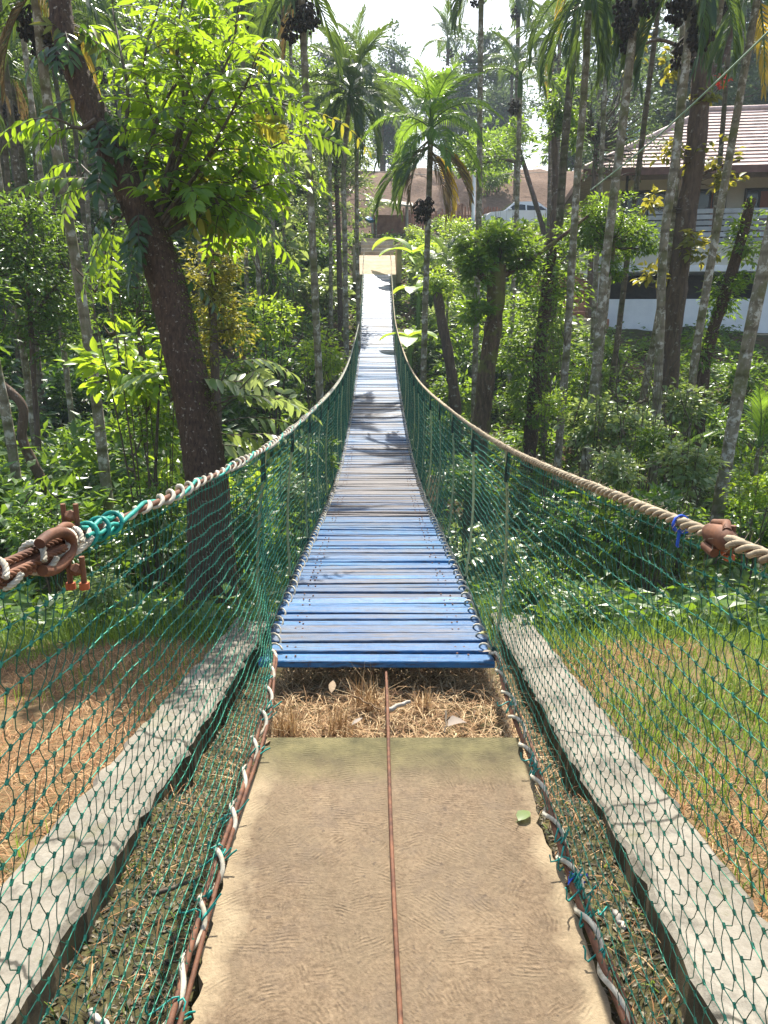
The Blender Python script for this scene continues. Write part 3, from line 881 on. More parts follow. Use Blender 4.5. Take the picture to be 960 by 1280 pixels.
tag(b.build('straw', [M['pit_straw'], M['dry_leaf']]), 'matted dry straw in the pit below the first blue plank', 'straw', kind='stuff')
# gutter litter
b = MB()
for sgn in (-1, 1):
    n_ = 7000
    Y = rng.uniform(-.8, 4.4, n_); X = sgn * rng.uniform(.46 if sgn < 0 else .56, .80, n_)
    P = np.stack([X, Y, terrain(X, Y) + .004], -1)
    D = nrm(np.stack([rng.normal(size=n_), rng.normal(size=n_), rng.normal(size=n_) * .25], -1))
    b.leaves(P, D, np.array([[0, 0, 1.0]]) + rng.normal(size=(n_, 3)) * .4, rng.uniform(.008, .036, n_), rng.uniform(.003, .014, n_), 0)
    P = np.stack([sgn * rng.uniform(.5 if sgn < 0 else .58, .8, 1500), rng.uniform(-.8, 4.2, 1500), np.zeros(1500)], -1); P[:, 2] = terrain(P[:, 0], P[:, 1])
    blades(b, P[:450], .02, .07, .004, .7, 1, .3)
    blades(b, P[:700] + [0, .03, 0], .03, .12, .003, .7, 2, .6)
tag(b.build('leaf_litter', [M['litter'], M['grass'], M['straw']]), 'dry leaf litter and moss in the gutters', 'litter', kind='stuff')


def single_leaf(name, label, p, L, W, az, mat, up=.25, cat='leaf', curl=.15):
    b = MB()
    b.leaves([[0, 0, 0]], [[math.cos(az), math.sin(az), up * .3]], [[.1, .1, 1]], L, W, 0, curl, curl, .7, hi=True)
    b.tube([[0, 0, 0], [-.02 * math.cos(az), -.02 * math.sin(az), .006]], .0012, 4, 0, .3)
    o = b.build(name, mat); o.location = [float(c) for c in p]
    tag(o, label, cat); return o


def ground_px(x, yy, z):
    """where the view line through a pixel meets height z"""
    v_ = (yy - CY) / F
    zc = (CAMZ - z) / (SP + v_ * CP)
    return np.array([(x - CX) / F * zc, zc * (CP - v_ * SP), z])


p = ground_px(648, 1026, .012); single_leaf('fallen_leaf', 'olive green fallen leaf lying flat on the concrete slab beside the rope', p, .075, .045, .9, M['pale_leaf'])
single_leaf('fallen_leaf', 'yellow leaf caught on the deck edge at the second plank', ground_px(600, 792, .03), .05, .03, .3, M['yellow_leaf'], .6)
single_leaf('fallen_leaf', 'pale curled leaf hanging at the corner of the first plank', ground_px(603, 815, .03), .055, .028, .1, M['paper_leaf'], .5)
single_leaf('fallen_leaf', 'crumpled grey brown leaf lying in the straw pit', ground_px(560, 908, -.09), .1, .075, .5, M['paper_leaf'], .5, curl=.3)
single_leaf('fallen_leaf', 'small bleached leaf at the slab edge of the straw pit', ground_px(440, 906, -.05), .07, .022, .9, M['paper_leaf'], .6)
single_leaf('fallen_leaf', 'reddish brown leaf by the left mossy corner of the slab', ground_px(329, 932, .0), .05, .035, 1.2, M['dry_leaf'], .7, curl=.35)
single_leaf('fallen_leaf', 'narrow dark brown leaf standing in the pit straw', ground_px(414, 866, -.09), .09, .035, 1.5, M['dry_leaf'], 1.2)
for (x0, y0, x1, y1, z0, r0, mat, lab) in ((190, 1118, 252, 1096, .02, .008, 'twig', 'dark broken stick lying in the left gutter'),
                                           (768, 1138, 780, 1162, .03, .009, 'white_chip', 'bleached stub of wood in the right gutter'),
                                           (112, 1266, 135, 1284, .05, .009, 'white_chip', 'bleached peg of wood in the left gutter near the wall'),
                                           (484, 886, 512, 878, -.06, .012, 'white_chip', 'pale dry wood piece in the pit beside the wire'),
                                           (440, 868, 474, 886, -.08, .005, 'dry_leaf', 'thin brown twig across the pit straw'),
                                           (558, 890, 556, 915, -.05, .005, 'twig', 'forked dark twig stuck in the pit straw')):
    a_ = ground_px(x0, y0, z0); c_ = ground_px(x1, y1, z0)
    b = MB(); t_ = np.linspace(0, 1, 8)[:, None]
    b.tube(a_ + (c_ - a_) * t_ + rng.normal(size=(8, 3)) * .003, np.linspace(r0, r0 * .6, 8), 7, 0, .5, bump=.1)
    if mat == 'twig': b.tube([a_ * .5 + c_ * .5, a_ * .4 + c_ * .6 + [.02, .02, .02]], .003, 5, 0, .4)
    tag(b.build('stick', M[mat], None), lab, 'stick')
b = MB(); p = ground_px(722, 1098, .03)
b.leaves(p + rng.normal(size=(9, 3)) * .012, rng.normal(size=(9, 3)), rng.normal(size=(9, 3)), .04, .015, 0, .4, .3)
tag(b.build('plastic_scrap', M['blue_twine']), 'blue scrap of plastic twine in the right gutter', 'scrap')


# ------------------------------------------------------------------ vegetation helpers
def rand_dirs(n):
    return nrm(rng.normal(size=(n, 3)))


def foliage(b, C, RAD, ncl, nleaf, L, W, mat=0, gaps=.25, outward=.7, flat=.6, hi=False, spread=.3, clr=None, shell=.45):
    """leaf clusters through an uneven ellipsoid; returns the cluster centres"""
    C = np.asarray(C, float); RAD = np.asarray(RAD, float)
    d = rand_dirs(ncl * 3); rr = rng.random(ncl * 3) ** shell
    lob = 1 + .22 * np.sin(d[:, 0] * 5 + C[0] * 7) * np.cos(d[:, 2] * 4 + C[1]) + .16 * np.sin(d[:, 1] * 7 + d[:, 2] * 6 + C[2])
    q = d * (rr * lob)[:, None]
    keep = np.sin(q[:, 0] * 6 + C[0]) * np.sin(q[:, 1] * 6 + 1) * np.sin(q[:, 2] * 7 + 2) > -(1 - gaps) + .45
    q = q[keep][:ncl] if keep.sum() > ncl // 2 else q[:ncl]
    cen = C + q * RAD
    n = len(cen); nl = max(3, nleaf // max(1, n))
    base = rng.random(n) if clr is None else np.full(n, clr)
    sz = (RAD.mean() * spread)
    P = np.repeat(cen, nl, 0) + rng.normal(size=(n * nl, 3)) * sz * [.5, .5, .38]
    out = nrm(P - np.repeat(cen, nl, 0)) * .8 + nrm(np.repeat(q, nl, 0)) * outward
    D = nrm(out + rng.normal(size=P.shape) * .45 + [0, 0, -.12])
    D[:, 2] *= flat; D = nrm(D)
    U = nrm(np.array([[0, 0, 1.0]]) + rng.normal(size=P.shape) * .42)
    ll = L * rng.uniform(.65, 1.25, len(P))
    r = np.clip(np.repeat(base, nl) * .5 + rng.random(len(P)) * .5, 0, 1)
    b.leaves(P, D, U, ll, ll * W, mat, rnd=r, hi=hi, fold=.2, droop=.2)
    return cen


def twigs(b, src, cen, r, mat=0, frac=1.0, seg=5):
    src = np.asarray(src, float)
    for c_ in cen:
        if R.random() > frac: continue
        k_ = np.argmin(np.linalg.norm(src - c_, axis=1) + np.maximum(0, src[:, 2] - c_[2]) * .5)
        p0 = src[k_]; t_ = np.linspace(0, 1, 5)[:, None]
        m_ = p0 + (c_ - p0) * t_; m_[:, 2] += np.sin(t_[:, 0] * math.pi) * -.06 * np.linalg.norm(c_ - p0)
        m_[1:-1] += rng.normal(size=(3, 3)) * .03 * np.linalg.norm(c_ - p0)
        b.tube(m_, np.linspace(r, r * .35, 5), seg, mat, R.random(), cap=False)


def resample(pts, n):
    pts = np.asarray(pts, float)
    s_ = np.concatenate([[0], np.cumsum(np.linalg.norm(np.diff(pts, axis=0), axis=1))])
    t_ = np.linspace(0, s_[-1], n)
    out = np.stack([hermite(s_, pts[:, k_])(t_) if len(pts) > 2 else np.interp(t_, s_, pts[:, k_]) for k_ in range(3)], -1)
    return out


def trunk_from_px(pts, Y, up=0.0, n=22):
    """pts = photo pixels from the top down; carried down to the ground and `up` metres higher"""
    W = [px(x, y_, Y) for x, y_ in pts]
    d = nrm(W[-1] - W[-2]); g = gz(W[-1][0], W[-1][1])
    if W[-1][2] > g:
        step = (W[-1][2] - g + .1) / max(.4, -d[2]); W.append(W[-1] + np.array([d[0] * .7, d[1] * .5, d[2]]) * step)
        W[-1][2] = gz(W[-1][0], W[-1][1]) - .1
    if up > 0:
        d = nrm(W[0] - W[1]); d = nrm(d + [0, 0, .25]); W.insert(0, W[0] + d * up)
    return resample(W[::-1], n)          # bottom first


def base_of(T):
    return np.array([T[0][0], T[0][1], gz(T[0][0], T[0][1])])


# ------------------------------------------------------------------ palm fronds (shared meshes)
def frond_mesh(name, L, e0, e1, mat, pairs=24, ll=.5, lw=.042, hang=.6, ang=.9, ragged=0.0):
    b = MB(); n = 16
    e = np.linspace(e0, e1, n) ; ds = L / (n - 1)
    P = np.zeros((n, 3))
    for i_ in range(1, n):
        P[i_] = P[i_-1] + ds * np.array([math.cos(e[i_]), 0, math.sin(e[i_])])
    b.tube(P, np.linspace(.02, .004, n) * L / 1.6, 5, 1, .6, cap=False)
    t_ = np.repeat(np.linspace(.14, 1.0, pairs), 2); side = np.tile([1.0, -1.0], pairs)
    s_ = np.linspace(0, 1, n)
    B = np.stack([np.interp(t_, s_, P[:, q_]) for q_ in range(3)], -1)
    T = nrm(np.stack([np.interp(t_, s_, np.gradient(P[:, q_])) for q_ in range(3)], -1))
    le = ll * (.55 + .75 * np.sin(np.clip(t_ * 1.05 + .12, 0, 1) * math.pi)) * rng.uniform(.85, 1.1, len(t_))
    if ragged: le *= rng.uniform(1 - ragged, 1, len(t_))
    a = ang - .45 * t_
    N_ = nrm(np.cross(T, np.array([[0, 1.0, 0]])))
    N_ = np.where(N_[:, 2:3] < 0, -N_, N_)
    D0 = nrm(np.stack([np.zeros_like(t_), side * np.sin(a), np.zeros_like(t_)], -1) + T * np.cos(a)[:, None] + N_ * .35)
    down = np.array([[0, 0, -1.0]])
    D1 = nrm(D0 + down * hang); D2 = nrm(D0 + down * hang * 2.6)
    p1 = B + D0 * le[:, None] * .35; p2 = p1 + D1 * le[:, None] * .35; p3 = p2 + D2 * le[:, None] * .3
    wv = nrm(np.cross(D0, np.cross(T, D0) + rng.normal(size=D0.shape) * .25)) 
    wv = T - D0 * np.sum(T * D0, 1, keepdims=True); wv = nrm(wv + rng.normal(size=wv.shape) * .2) * lw / 2
    V = np.stack([B - wv * .5, B + wv * .5, p1 - wv, p1 + wv, p2 - wv * .85, p2 + wv * .85, p3], 1)
    m_ = len(t_); k_ = np.arange(m_)[:, None, None] * 7; r_ = rng.random(m_)
    b.add(V, (k_ + np.array([[[0, 1, 3, 2], [2, 3, 5, 4]]])).reshape(-1, 4), 0, np.repeat(r_, 2))
    b.f.append(((k_ + np.array([[[4, 5, 6]]])).reshape(-1, 3) + b.n - 7 * m_, np.full(m_, 0), r_, np.full(m_, False)))
    o = b.build(name, [mat, M['shaft'] if mat is not M['palm_dead'] else M['palm_dead']])
    me = o.data; bpy.data.objects.remove(o); return me


FR = {}
for key, mat in (('green', M['palm_leaf']), ('bright', M['palm_bright'])):
    FR[key, 'up'] = [frond_mesh('frond', 1.5, 1.35, .55, mat, 30, .46, .036, .25, .8, .2), frond_mesh('frond', 1.45, 1.2, .2, mat, 30, .46, .036, .4, .85, .2)]
    FR[key, 'arch'] = [frond_mesh('frond', 1.6, .95, -.75, mat, 30, .48, .036, .6, .95, .15), frond_mesh('frond', 1.6, .75, -.95, mat, 32, .48, .036, .75, .95, .15)]
    FR[key, 'droop'] = [frond_mesh('frond', 1.5, .35, -1.45, mat, 30, .46, .034, .9, .95, .2), frond_mesh('frond', 1.5, .0, -1.55, mat, 30, .46, .034, 1.0, .95, .2)]
FR['yellow', 'hang'] = [frond_mesh('frond', 1.3, -.7, -1.6, M['palm_yellow'], 20, .4, .035, .7, .7, .3)]
FR['dead', 'hang'] = [frond_mesh('frond', 1.35, -.8, -1.6, M['palm_dead'], 22, .42, .028, .9, .6, .4)]
FR['green', 'hang'] = [frond_mesh('frond', 1.5, -.6, -1.6, M['palm_leaf'], 26, .45, .03, .9, .6, .1)]
b = MB()
for q in range(60):
    d = rand_dirs(1)[0] * [.16, .16, .2] * R.uniform(.5, 1)
    th = np.linspace(0, math.pi, 5)
    b.tube([d + [0, 0, z_] for z_ in (-.028, -.015, 0, .015, .028)], [.006, .02, .024, .02, .006], 6, 0, R.random())
for q in range(10):
    b.tube([[0, 0, .2], rand_dirs(1)[0] * [.15, .15, .2]], .008, 4, 0, .5)
o_ = b.build('nut_bunch', M['nut']); NUT = o_.data; bpy.data.objects.remove(o_)


def palm(label, pts, Y, w, up=0.0, scale=1.0, nf=10, col='green', hang=(), nuts=1, bark='palm_bark', group='areca palms in the grove', az0=None, skirt=0, crown=True, cat='palm tree'):
    T = trunk_from_px(pts, Y, up); n = len(T)
    r0 = w / 2 * zc_of(px(*pts[-1], Y)) / F
    base = base_of(T)
    t = thing('palm_tree', label, cat, base, group)
    b = MB(); TT = resample(T, 40)
    b.tube(TT, np.linspace(r0 * 1.12, r0 * .86, 40), 12, 0, .5, bump=.025)
    b.build('trunk', M[bark], t, base)
    if not crown: return t
    top = T[-1]; d = nrm(T[-1] - T[-2])
    b = MB(); b.tube([top + d * s_ for s_ in (-.05, .1, .35, .6)], [r0 * .9, r0 * 1.15, r0 * .95, r0 * .5], 12, 0, .5)
    b.build('crownshaft', M['shaft'], t, base)
    tip = top + d * .45
    az = R.uniform(0, 6.28) if az0 is None else az0
    for q in range(nf):
        kind = 'up' if q < nf * .3 else ('arch' if q < nf * .75 else 'droop')
        me = R.choice(FR[col, kind]); a_ = az + q * 2.399
        inst('frond', me, t, tip - base + [0, 0, -.02 * q], (R.gauss(0, .12), R.gauss(0, .06), a_), scale * R.uniform(.9, 1.08))
    for q in range(skirt):
        inst('frond', FR['green', 'hang'][0], t, top - base + [0, 0, .3], (R.gauss(0, .1), 0, az + 1 + q * 2.399), scale * R.uniform(.85, 1.1))
    for (kind, a_) in hang:
        inst('frond', FR[kind, 'hang'][0], t, top - base + [0, 0, R.uniform(.0, .2)], (R.gauss(0, .1), 0, a_), scale * R.uniform(.9, 1.1))
    for q in range(nuts):
        a_ = R.uniform(0, 6.28)
        inst('nut_bunch', NUT, t, top - base + np.array([math.cos(a_) * (r0 + .12), math.sin(a_) * (r0 + .12), -.3 - .13 * q]), (0, 0, a_), 1.1 * scale)
    return t


PI = math.pi
palm('dark areca palm left of the bridge end with drooping feather crown against the sky', [(437, 128), (430, 200), (431, 300), (433, 440)], 22, 6.5, 0, 1.2, 18, skirt=6, nuts=0)
palm('slim areca trunk close beside the left handrail cable, just right of another', [(448, 90), (446, 200), (448, 420)], 24, 5, 0, .8, 9, nuts=0)
palm('fresh green areca palm right of the bridge with yellow dead fronds hanging below its crown', [(538, 178), (535, 280), (531, 400), (529, 480)], 17, 7.5, 0, .92, 17, 'bright',
     nuts=0, skirt=0)
pB = scene.objects[[o.name for o in scene.objects if o.name.startswith('palm_tree')][-1]]
for (kind, a_, dz) in (('green', PI, -.72), ('green', 3.6, -.75), ('green', 2.6, -.78), ('yellow', -.2, -.7), ('dead', .25, -.8), ('dead', -.6, -.9), ('yellow', .5, -.75), ('dead', 3.9, -.85), ('green', -1.9, -.75), ('dead', -1.2, -.8)):
    p_ = px(536, 195, 17) - np.array(pB.location); inst('frond', FR[kind, 'hang'][0], pB, p_ + [0, 0, .05 + .25 * R.random()], (R.gauss(0, .2), R.uniform(-.35, .05), a_), 1.05 * R.uniform(.85, 1.15))
p_ = px(533, 262, 17) - np.array(pB.location)
for q in range(3): inst('nut_bunch', NUT, pB, p_ + [(-.16, .02, -.1)[q], -.12, (0, .04, -.12)[q]], (0, 0, q), 1.0)
palm('areca palm with dark nut bunches, trunk just right of the leafy sprays', [(376, -20), (384, 150), (392, 330), (400, 500)], 14, 9, 0, 1.0, 10, hang=(('green', 1.), ('green', 3.4), ('dead', 2.2)), nuts=4)
for (pts, Y, w, lab) in (([(353, 10), (355, 205), (356, 385)], 28, 4.5, 'thin pale areca trunk behind the hanging leaf sprays'),
                         ([(363, 20), (365, 230), (365, 360)], 31, 4.2, 'thinnest areca trunk just left of the nut-laden palm'),
                         ([(303, 0), (306, 220), (309, 392)], 24, 5.2, 'areca trunk in front of the distant tiled hut, with drooping crown'),
                         ([(317, 10), (320, 267), (326, 425)], 22, 5.4, 'areca trunk ending at the bright lime shrub'),
                         ([(285, 10), (287, 275), (290, 405)], 29, 4.4, 'thin areca trunk behind the yellow leaved vine')):
    palm(lab, pts, Y, w, 0, 1.0, 9, skirt=4, nuts=1)
palm('tall straight areca palm standing right of the fresh green palm', [(602, -40), (600, 120), (599, 240), (597, 330)], 20, 7.2, 0, 1.0, 10, hang=(('green', 3.4), ('green', 2.7), ('green', 2.2)), nuts=3)
palm('areca palm with a thick skirt of hanging fronds left of the house', [(736, 10), (729, 130), (724, 190), (708, 440), (698, 567)], 14, 9, 0, 1.05, 5, skirt=9, nuts=0)
palm('areca palm with scaly purple grey trunk leaning beside the skirted palm', [(726, -30), (714, 90), (706, 180), (697, 310), (688, 420)], 17, 10, 0, 1.0, 5, hang=(('yellow', 3.6),), nuts=0, bark='dark_bark')
palm('areca palm with big nut bunches crossing the left end of the house roof', [(801, -45), (773, 200), (757, 330), (747, 440), (733, 567)], 13, 10.5, 0, 1.0, 5, nuts=6, bark='palm_bark')
palm('thin dark areca trunk between two thicker palms before the balcony', [(830, -50), (802, 180), (783, 332), (770, 440), (763, 493)], 19, 6.6, .4, 1.0, 5, nuts=1, bark='dark_bark')
palm('leaning areca palm with dark nut bunches directly left of the thick brown trunk', [(868, -30), (844, 200), (830, 302), (825, 420), (820, 527)], 12.5, 10.5, 0, 1.1, 5, skirt=4, nuts=6)
palm('areca trunk half hidden behind the leaning nut palm, foot in ground cover', [(858, -40), (834, 330), (815, 440), (808, 475)], 17, 8, .8, 1.0, 8, nuts=0)
palm('slender areca trunk hugging the right side of the thick brown trunk', [(906, -30), (874, 200), (857, 342), (843, 420), (837, 507)], 18, 7.5, 0, 1.0, 5, skirt=4, nuts=3)
palm('areca palm with yellow fronds in front of the house roof', [(948, -10), (911, 200), (884, 356), (873, 420), (858, 540)], 14, 9.5, 0, 1.05, 5, hang=(('yellow', .2), ('yellow', -.4), ('green', 3.0), ('yellow', .9), ('green', 3.6)), nuts=0)
palm('pale lichen spotted palm trunk leaning in front of the white house wall', [(964, 290), (937, 420), (897, 643)], 9.5, 14.5, 5.5, 1.1, 5, nuts=1)
# left side
palm('pale straight areca trunk left of the big leaning tree with yellow fronds', [(44, -10), (59, 122), (73, 203), (90, 300), (115, 460), (137, 646)], 10, 12.5, 0, 1.0, 9, hang=(('yellow', .3), ('green', 2.8), ('dead', 3.6), ('green', 1.2), ('yellow', -.8)), nuts=3)
palm('sunlit thin trunk at the far left edge rising behind the cable clamp', [(-14, 420), (0, 480), (34, 692)], 9.5, 11, 7, 1.0, 5, nuts=1)
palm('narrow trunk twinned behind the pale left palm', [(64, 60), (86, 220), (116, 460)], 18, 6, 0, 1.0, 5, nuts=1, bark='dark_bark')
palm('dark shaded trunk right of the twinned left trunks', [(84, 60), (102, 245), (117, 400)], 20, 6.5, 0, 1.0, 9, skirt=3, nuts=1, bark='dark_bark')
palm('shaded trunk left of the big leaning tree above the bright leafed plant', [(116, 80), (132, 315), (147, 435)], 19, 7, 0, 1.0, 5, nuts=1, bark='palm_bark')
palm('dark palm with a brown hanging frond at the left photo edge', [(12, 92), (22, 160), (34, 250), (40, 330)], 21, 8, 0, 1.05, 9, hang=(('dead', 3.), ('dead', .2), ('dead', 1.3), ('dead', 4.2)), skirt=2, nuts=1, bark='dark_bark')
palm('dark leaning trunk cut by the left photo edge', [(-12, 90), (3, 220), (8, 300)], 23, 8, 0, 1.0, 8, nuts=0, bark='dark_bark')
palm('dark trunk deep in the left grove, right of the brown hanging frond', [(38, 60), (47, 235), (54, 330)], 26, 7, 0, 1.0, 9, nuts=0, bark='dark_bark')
palm('mottled grey trunk in the lower left undergrowth, first from the edge', [(5, 270), (28, 430), (47, 577)], 13.5, 8, 5, 1.0, 8, nuts=0)
palm('grey slim trunk above the curved brown trunk', [(30, 300), (44, 430), (53, 510)], 16, 8, 5, 1.0, 8, nuts=0, bark='dark_bark')
palm('thin greenish trunk between curved trunk and pale palm', [(60, 290), (80, 440), (92, 545)], 15, 6.5, 5, 1.0, 8, nuts=0)
for (pts, Y, w, lab) in (([(2, 120), (12, 260), (20, 400)], 17, 7, 'pale slim trunk standing in the small leaved coffee tree at the left edge'),
                         ([(104, 150), (112, 300), (120, 420)], 24, 5.5, 'slim pale trunk glimpsed right of the twinned left trunks'),
                         ([(148, 120), (156, 300), (160, 420)], 26, 5, 'slim trunk just left of the big leaning trunk, deep in the grove'),
                         ([(246, 200), (250, 330), (252, 430)], 22, 5.5, 'slim trunk appearing under the leaf sprays right of the big tree'),
                         ([(272, 160), (276, 290), (280, 400)], 27, 4.8, 'slim trunk left of the hut, under the hanging sprays'),
                         ([(338, 120), (341, 270), (343, 400)], 25, 5, 'slim trunk midway between the hut trunks and the hanging nut palm'),
                         ([(412, 150), (413, 280), (414, 400)], 27, 4.8, 'slim trunk left of the twin palms by the far handrail'),
                         ([(66, 200), (72, 330), (80, 430)], 21, 6, 'slim dark trunk left of the pale left palm'),
                         ([(650, 120), (646, 260), (640, 400)], 23, 6, 'slim trunk behind the pollarded tree'),
                         ([(760, 40), (752, 200), (742, 400)], 22, 6, 'slim trunk right of the skirted palm, behind the dark green leaf ball'),
                         ([(915, 0), (900, 200), (888, 330), (872, 440)], 21, 6, 'slim pale trunk between the vine wrapped trunk and the yellow fronded palm')):
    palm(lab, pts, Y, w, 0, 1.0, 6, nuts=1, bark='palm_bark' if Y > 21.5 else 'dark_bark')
# far palms, hazy
for q, (x, y_, Y) in enumerate(((478, 150, 60), (648, 10, 44), (690, 60, 40), (560, 60, 60), (700, 15, 48), (408, 150, 55), (750, 20, 52), (520, 150, 70), (640, 90, 66), (930, 20, 45))):
    palm(['hazy palm behind the dark bridge end palm', 'hazy palm high behind the pollarded tree', 'hazy palm with yellow frond left of the skirted palm', 'faint palm above the fresh green palm',
          'hazy tall palm beside the skirted palm', 'faint palm left of the sky gap', 'hazy palm behind the nut palms', 'faintest palm above the brown bank', 'faint palm over the right bank end', 'hazy palm above the house ridge'][q],
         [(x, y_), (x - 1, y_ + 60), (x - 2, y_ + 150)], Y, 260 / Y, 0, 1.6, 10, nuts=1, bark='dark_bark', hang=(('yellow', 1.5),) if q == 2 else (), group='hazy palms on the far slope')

# ------------------------------------------------------------------ big leaning tree with pinnate leaves
def pinnate(b, p, d, L, pairs, ll, lw, droop, mat=0, rnd=.5, rmat=1):
    d = nrm(np.asarray(d, float)); n = 9; P = np.zeros((n, 3)); P[0] = p; cur = d.copy()
    for i_ in range(1, n):
        cur = nrm(cur + np.array([0, 0, -droop / n])); P[i_] = P[i_-1] + cur * L / (n - 1)
    b.tube(P, np.linspace(.005, .002, n), 4, rmat, .5, cap=False)
    s_ = np.linspace(0, 1, n); t_ = np.repeat(np.linspace(.22, .97, pairs), 2); side = np.tile([1., -1.], pairs)
    B = np.stack([np.interp(t_, s_, P[:, q_]) for q_ in range(3)], -1)
    T = nrm(np.stack([np.interp(t_, s_, np.gradient(P[:, q_])) for q_ in range(3)], -1))
    S = nrm(np.cross(T, [0, 0, 1.0])); U = np.cross(S, T)
    roll = R.gauss(0, .5); S, U = S * math.cos(roll) + U * math.sin(roll), U * math.cos(roll) - S * math.sin(roll)
    D = nrm(S * side[:, None] * .85 + T * .5 + rng.normal(size=B.shape) * .12 + [0, 0, -.25])
    l_ = ll * (.7 + .45 * np.sin(t_ * PI)) * rng.uniform(.85, 1.1, len(t_))
    b.leaves(np.vstack([B, P[-1:]]), np.vstack([D, T[-1:]]), np.vstack([U, U[-1:]]) + rng.normal(size=(len(t_) + 1, 3)) * .2,
             np.append(l_, ll), np.append(l_ * lw, ll * lw), mat, .14, .22, np.clip(rnd + rng.normal(size=len(t_) + 1) * .13, 0, 1), hi=True)


YB = 6.6
wpts = [(66, -130, 26), (72, -40, 28), (82, 50, 33), (108, 120, 38), (140, 190, 43), (178, 270, 50), (206, 345, 54), (226, 430, 55), (246, 520, 57), (258, 600, 60), (264, 700, 64), (268, 790, 74)]
W_ = np.array([px(x, y_, YB + .0015 * (600 - y_)) for x, y_, w in wpts]); wr = np.array([w * .425 * zc_of(p_) / F for p_, (_, _, w) in zip(W_, wpts)])
W_ = np.vstack([W_, [W_[-1][0] + .02, W_[-1][1], gz(W_[-1][0], W_[-1][1]) - .2]]); wr = np.append(wr, wr[-1] * 1.3)
order = slice(None, None, -1)
TT = resample(W_[order], 70); s_ = np.linspace(0, 1, len(wr)); tr_ = np.interp(np.linspace(0, 1, 70), s_, wr[order])
base = np.array([TT[0][0], TT[0][1], gz(TT[0][0], TT[0][1])])
big = thing('leaning_tree', 'big dark barked tree leaning left over the valley, with feathery bright green leaf sprays', 'tree', base)
b = MB(); T9 = resample(TT, 260); b.tube(T9, np.interp(np.linspace(0, 1, 260), np.linspace(0, 1, 70), tr_) , 40, 0, .5, bump=.022)
for q in range(40):     # knots and burls
    i_ = R.randrange(8, 60); a_ = R.uniform(0, 6.28); rr = tr_[i_]
    c_ = TT[i_] + np.array([math.cos(a_), math.sin(a_), 0]) * rr * .9
    b.tube([c_ - [0, 0, .05], c_ - [0, 0, .02], c_ + [0, 0, .02], c_ + [0, 0, .05]], [.008, .03, .03, .008], 7, 0, .5)
b.build('trunk', M['big_bark'], big, base)
b = MB(); bl = MB(); bdark = MB()
brs = [[(188, 285), (215, 190), (235, 110), (250, 30)], [(190, 290), (250, 210), (300, 120), (330, 60)], [(192, 295), (270, 240), (330, 190), (372, 170)],
       [(195, 300), (260, 260), (320, 235), (350, 225)], [(170, 255), (190, 160), (180, 80), (200, 0)], [(192, 290), (240, 160), (290, 60), (300, 10)],
       [(188, 285), (225, 230), (240, 190), (265, 150)], [(150, 200), (160, 120), (150, 60), (140, 10)], [(198, 300), (240, 275), (290, 250), (300, 280)],
       [(120, 150), (100, 160), (75, 150), (62, 145)], [(160, 235), (130, 230), (110, 215), (96, 200)], [(175, 265), (150, 270), (140, 275), (132, 262)],
       [(190, 290), (230, 130), (220, 60), (235, -30)], [(192, 295), (300, 160), (355, 130), (385, 140)]]
brs += [[(190, 290), (240, 240), (270, 200), (290, 190)], [(170, 250), (210, 120), (260, 60), (275, 20)], [(195, 300), (225, 260), (260, 235), (275, 262)]]
for k_, br in enumerate(brs):
    dd = R.uniform(-.15, 1.0)
    P = np.array([px(x, y_, YB + .45 + dd * (i_ / 3)) for i_, (x, y_) in enumerate(br)])
    P = resample(P, 16)
    b = MB(); b.tube(P, np.linspace(.022, .006, 16), 6, 0, .5, cap=False); b.build('branch', M['twig'], big, base)
    nl = (9 if k_ in (4, 7, 15) else 20) if k_ < 9 or k_ > 11 else (4 if k_ < 11 else 6)
    for q in range(nl):
        i_ = min(15, int(4 + 12 * (q + R.random()) / nl)); a_ = q * 2.4 + R.random()
        tdir = nrm(P[min(15, i_ + 1)] - P[i_ - 1])
        d = nrm(np.array([math.cos(a_), math.sin(a_) * .9, .25]) + tdir * .55)
        if k_ in (9, 10, 11): d = nrm(np.array([-.7 if k_ < 11 else -.2, -.3, -.1 if k_ < 11 else -.8]) + rand_dirs(1)[0] * .4)
        pinnate(bl, P[i_], d, R.uniform(.32, .72), R.choice((4, 5, 6, 7, 8, 9)), R.uniform(.085, .175), R.uniform(.28, .38), R.uniform(.6, 1.8), 3 if R.random() < .07 else (2 if R.random() < .05 else 0), R.random() * .75 + .12)
for q in range(20):     # dark young leaves on the trunk itself
    i_ = R.randrange(34, 60); a_ = R.uniform(3.6, 6.6)
    d = np.array([math.cos(a_), math.sin(a_), -.15])
    pinnate(bdark, TT[i_] + d * tr_[i_] * .9, d, R.uniform(.3, .5), 5, .14, .32, 1.6, 0, R.random() * .5)
# long leaves low down, right of the trunk; sky sheen put into their pale colour
for (x, y_, az, L) in ((262, 480, .1, .8), (270, 500, .5, .85), (262, 545, -.2, .7), (290, 500, .6, .7), (315, 470, 1.6, .6), (290, 525, .1, .7), (285, 455, 1.0, .8), (255, 560, .4, .6), (300, 545, .0, .7), (215, 470, 3.0, .5), (240, 475, .0, .5)):
    p_ = px(x, y_, YB + R.uniform(-.2, .9))
    pinnate(bl, p_, [math.cos(az), math.sin(az) * .8, .3], L, 8, .17, .33, 1.0, 2, R.uniform(.3, 1))
    b = MB(); b.tube(resample([TT[22], (TT[22] + p_) / 2 + [0, 0, -.1], p_], 7), np.linspace(.012, .005, 7), 5, 0, .5, cap=False); b.build('branch', M['twig'], big, base)
bl.build('leaf_sprays', [M['pinnate_leaf'], M['twig'], M['pale_leaf'], M['yellow_leaf']], big, base)
bdark.build('young_leaves', [M['dark_leaf'], M['twig']], big, base)
b = MB()     # moss on the sunny side of the trunk
sel = []
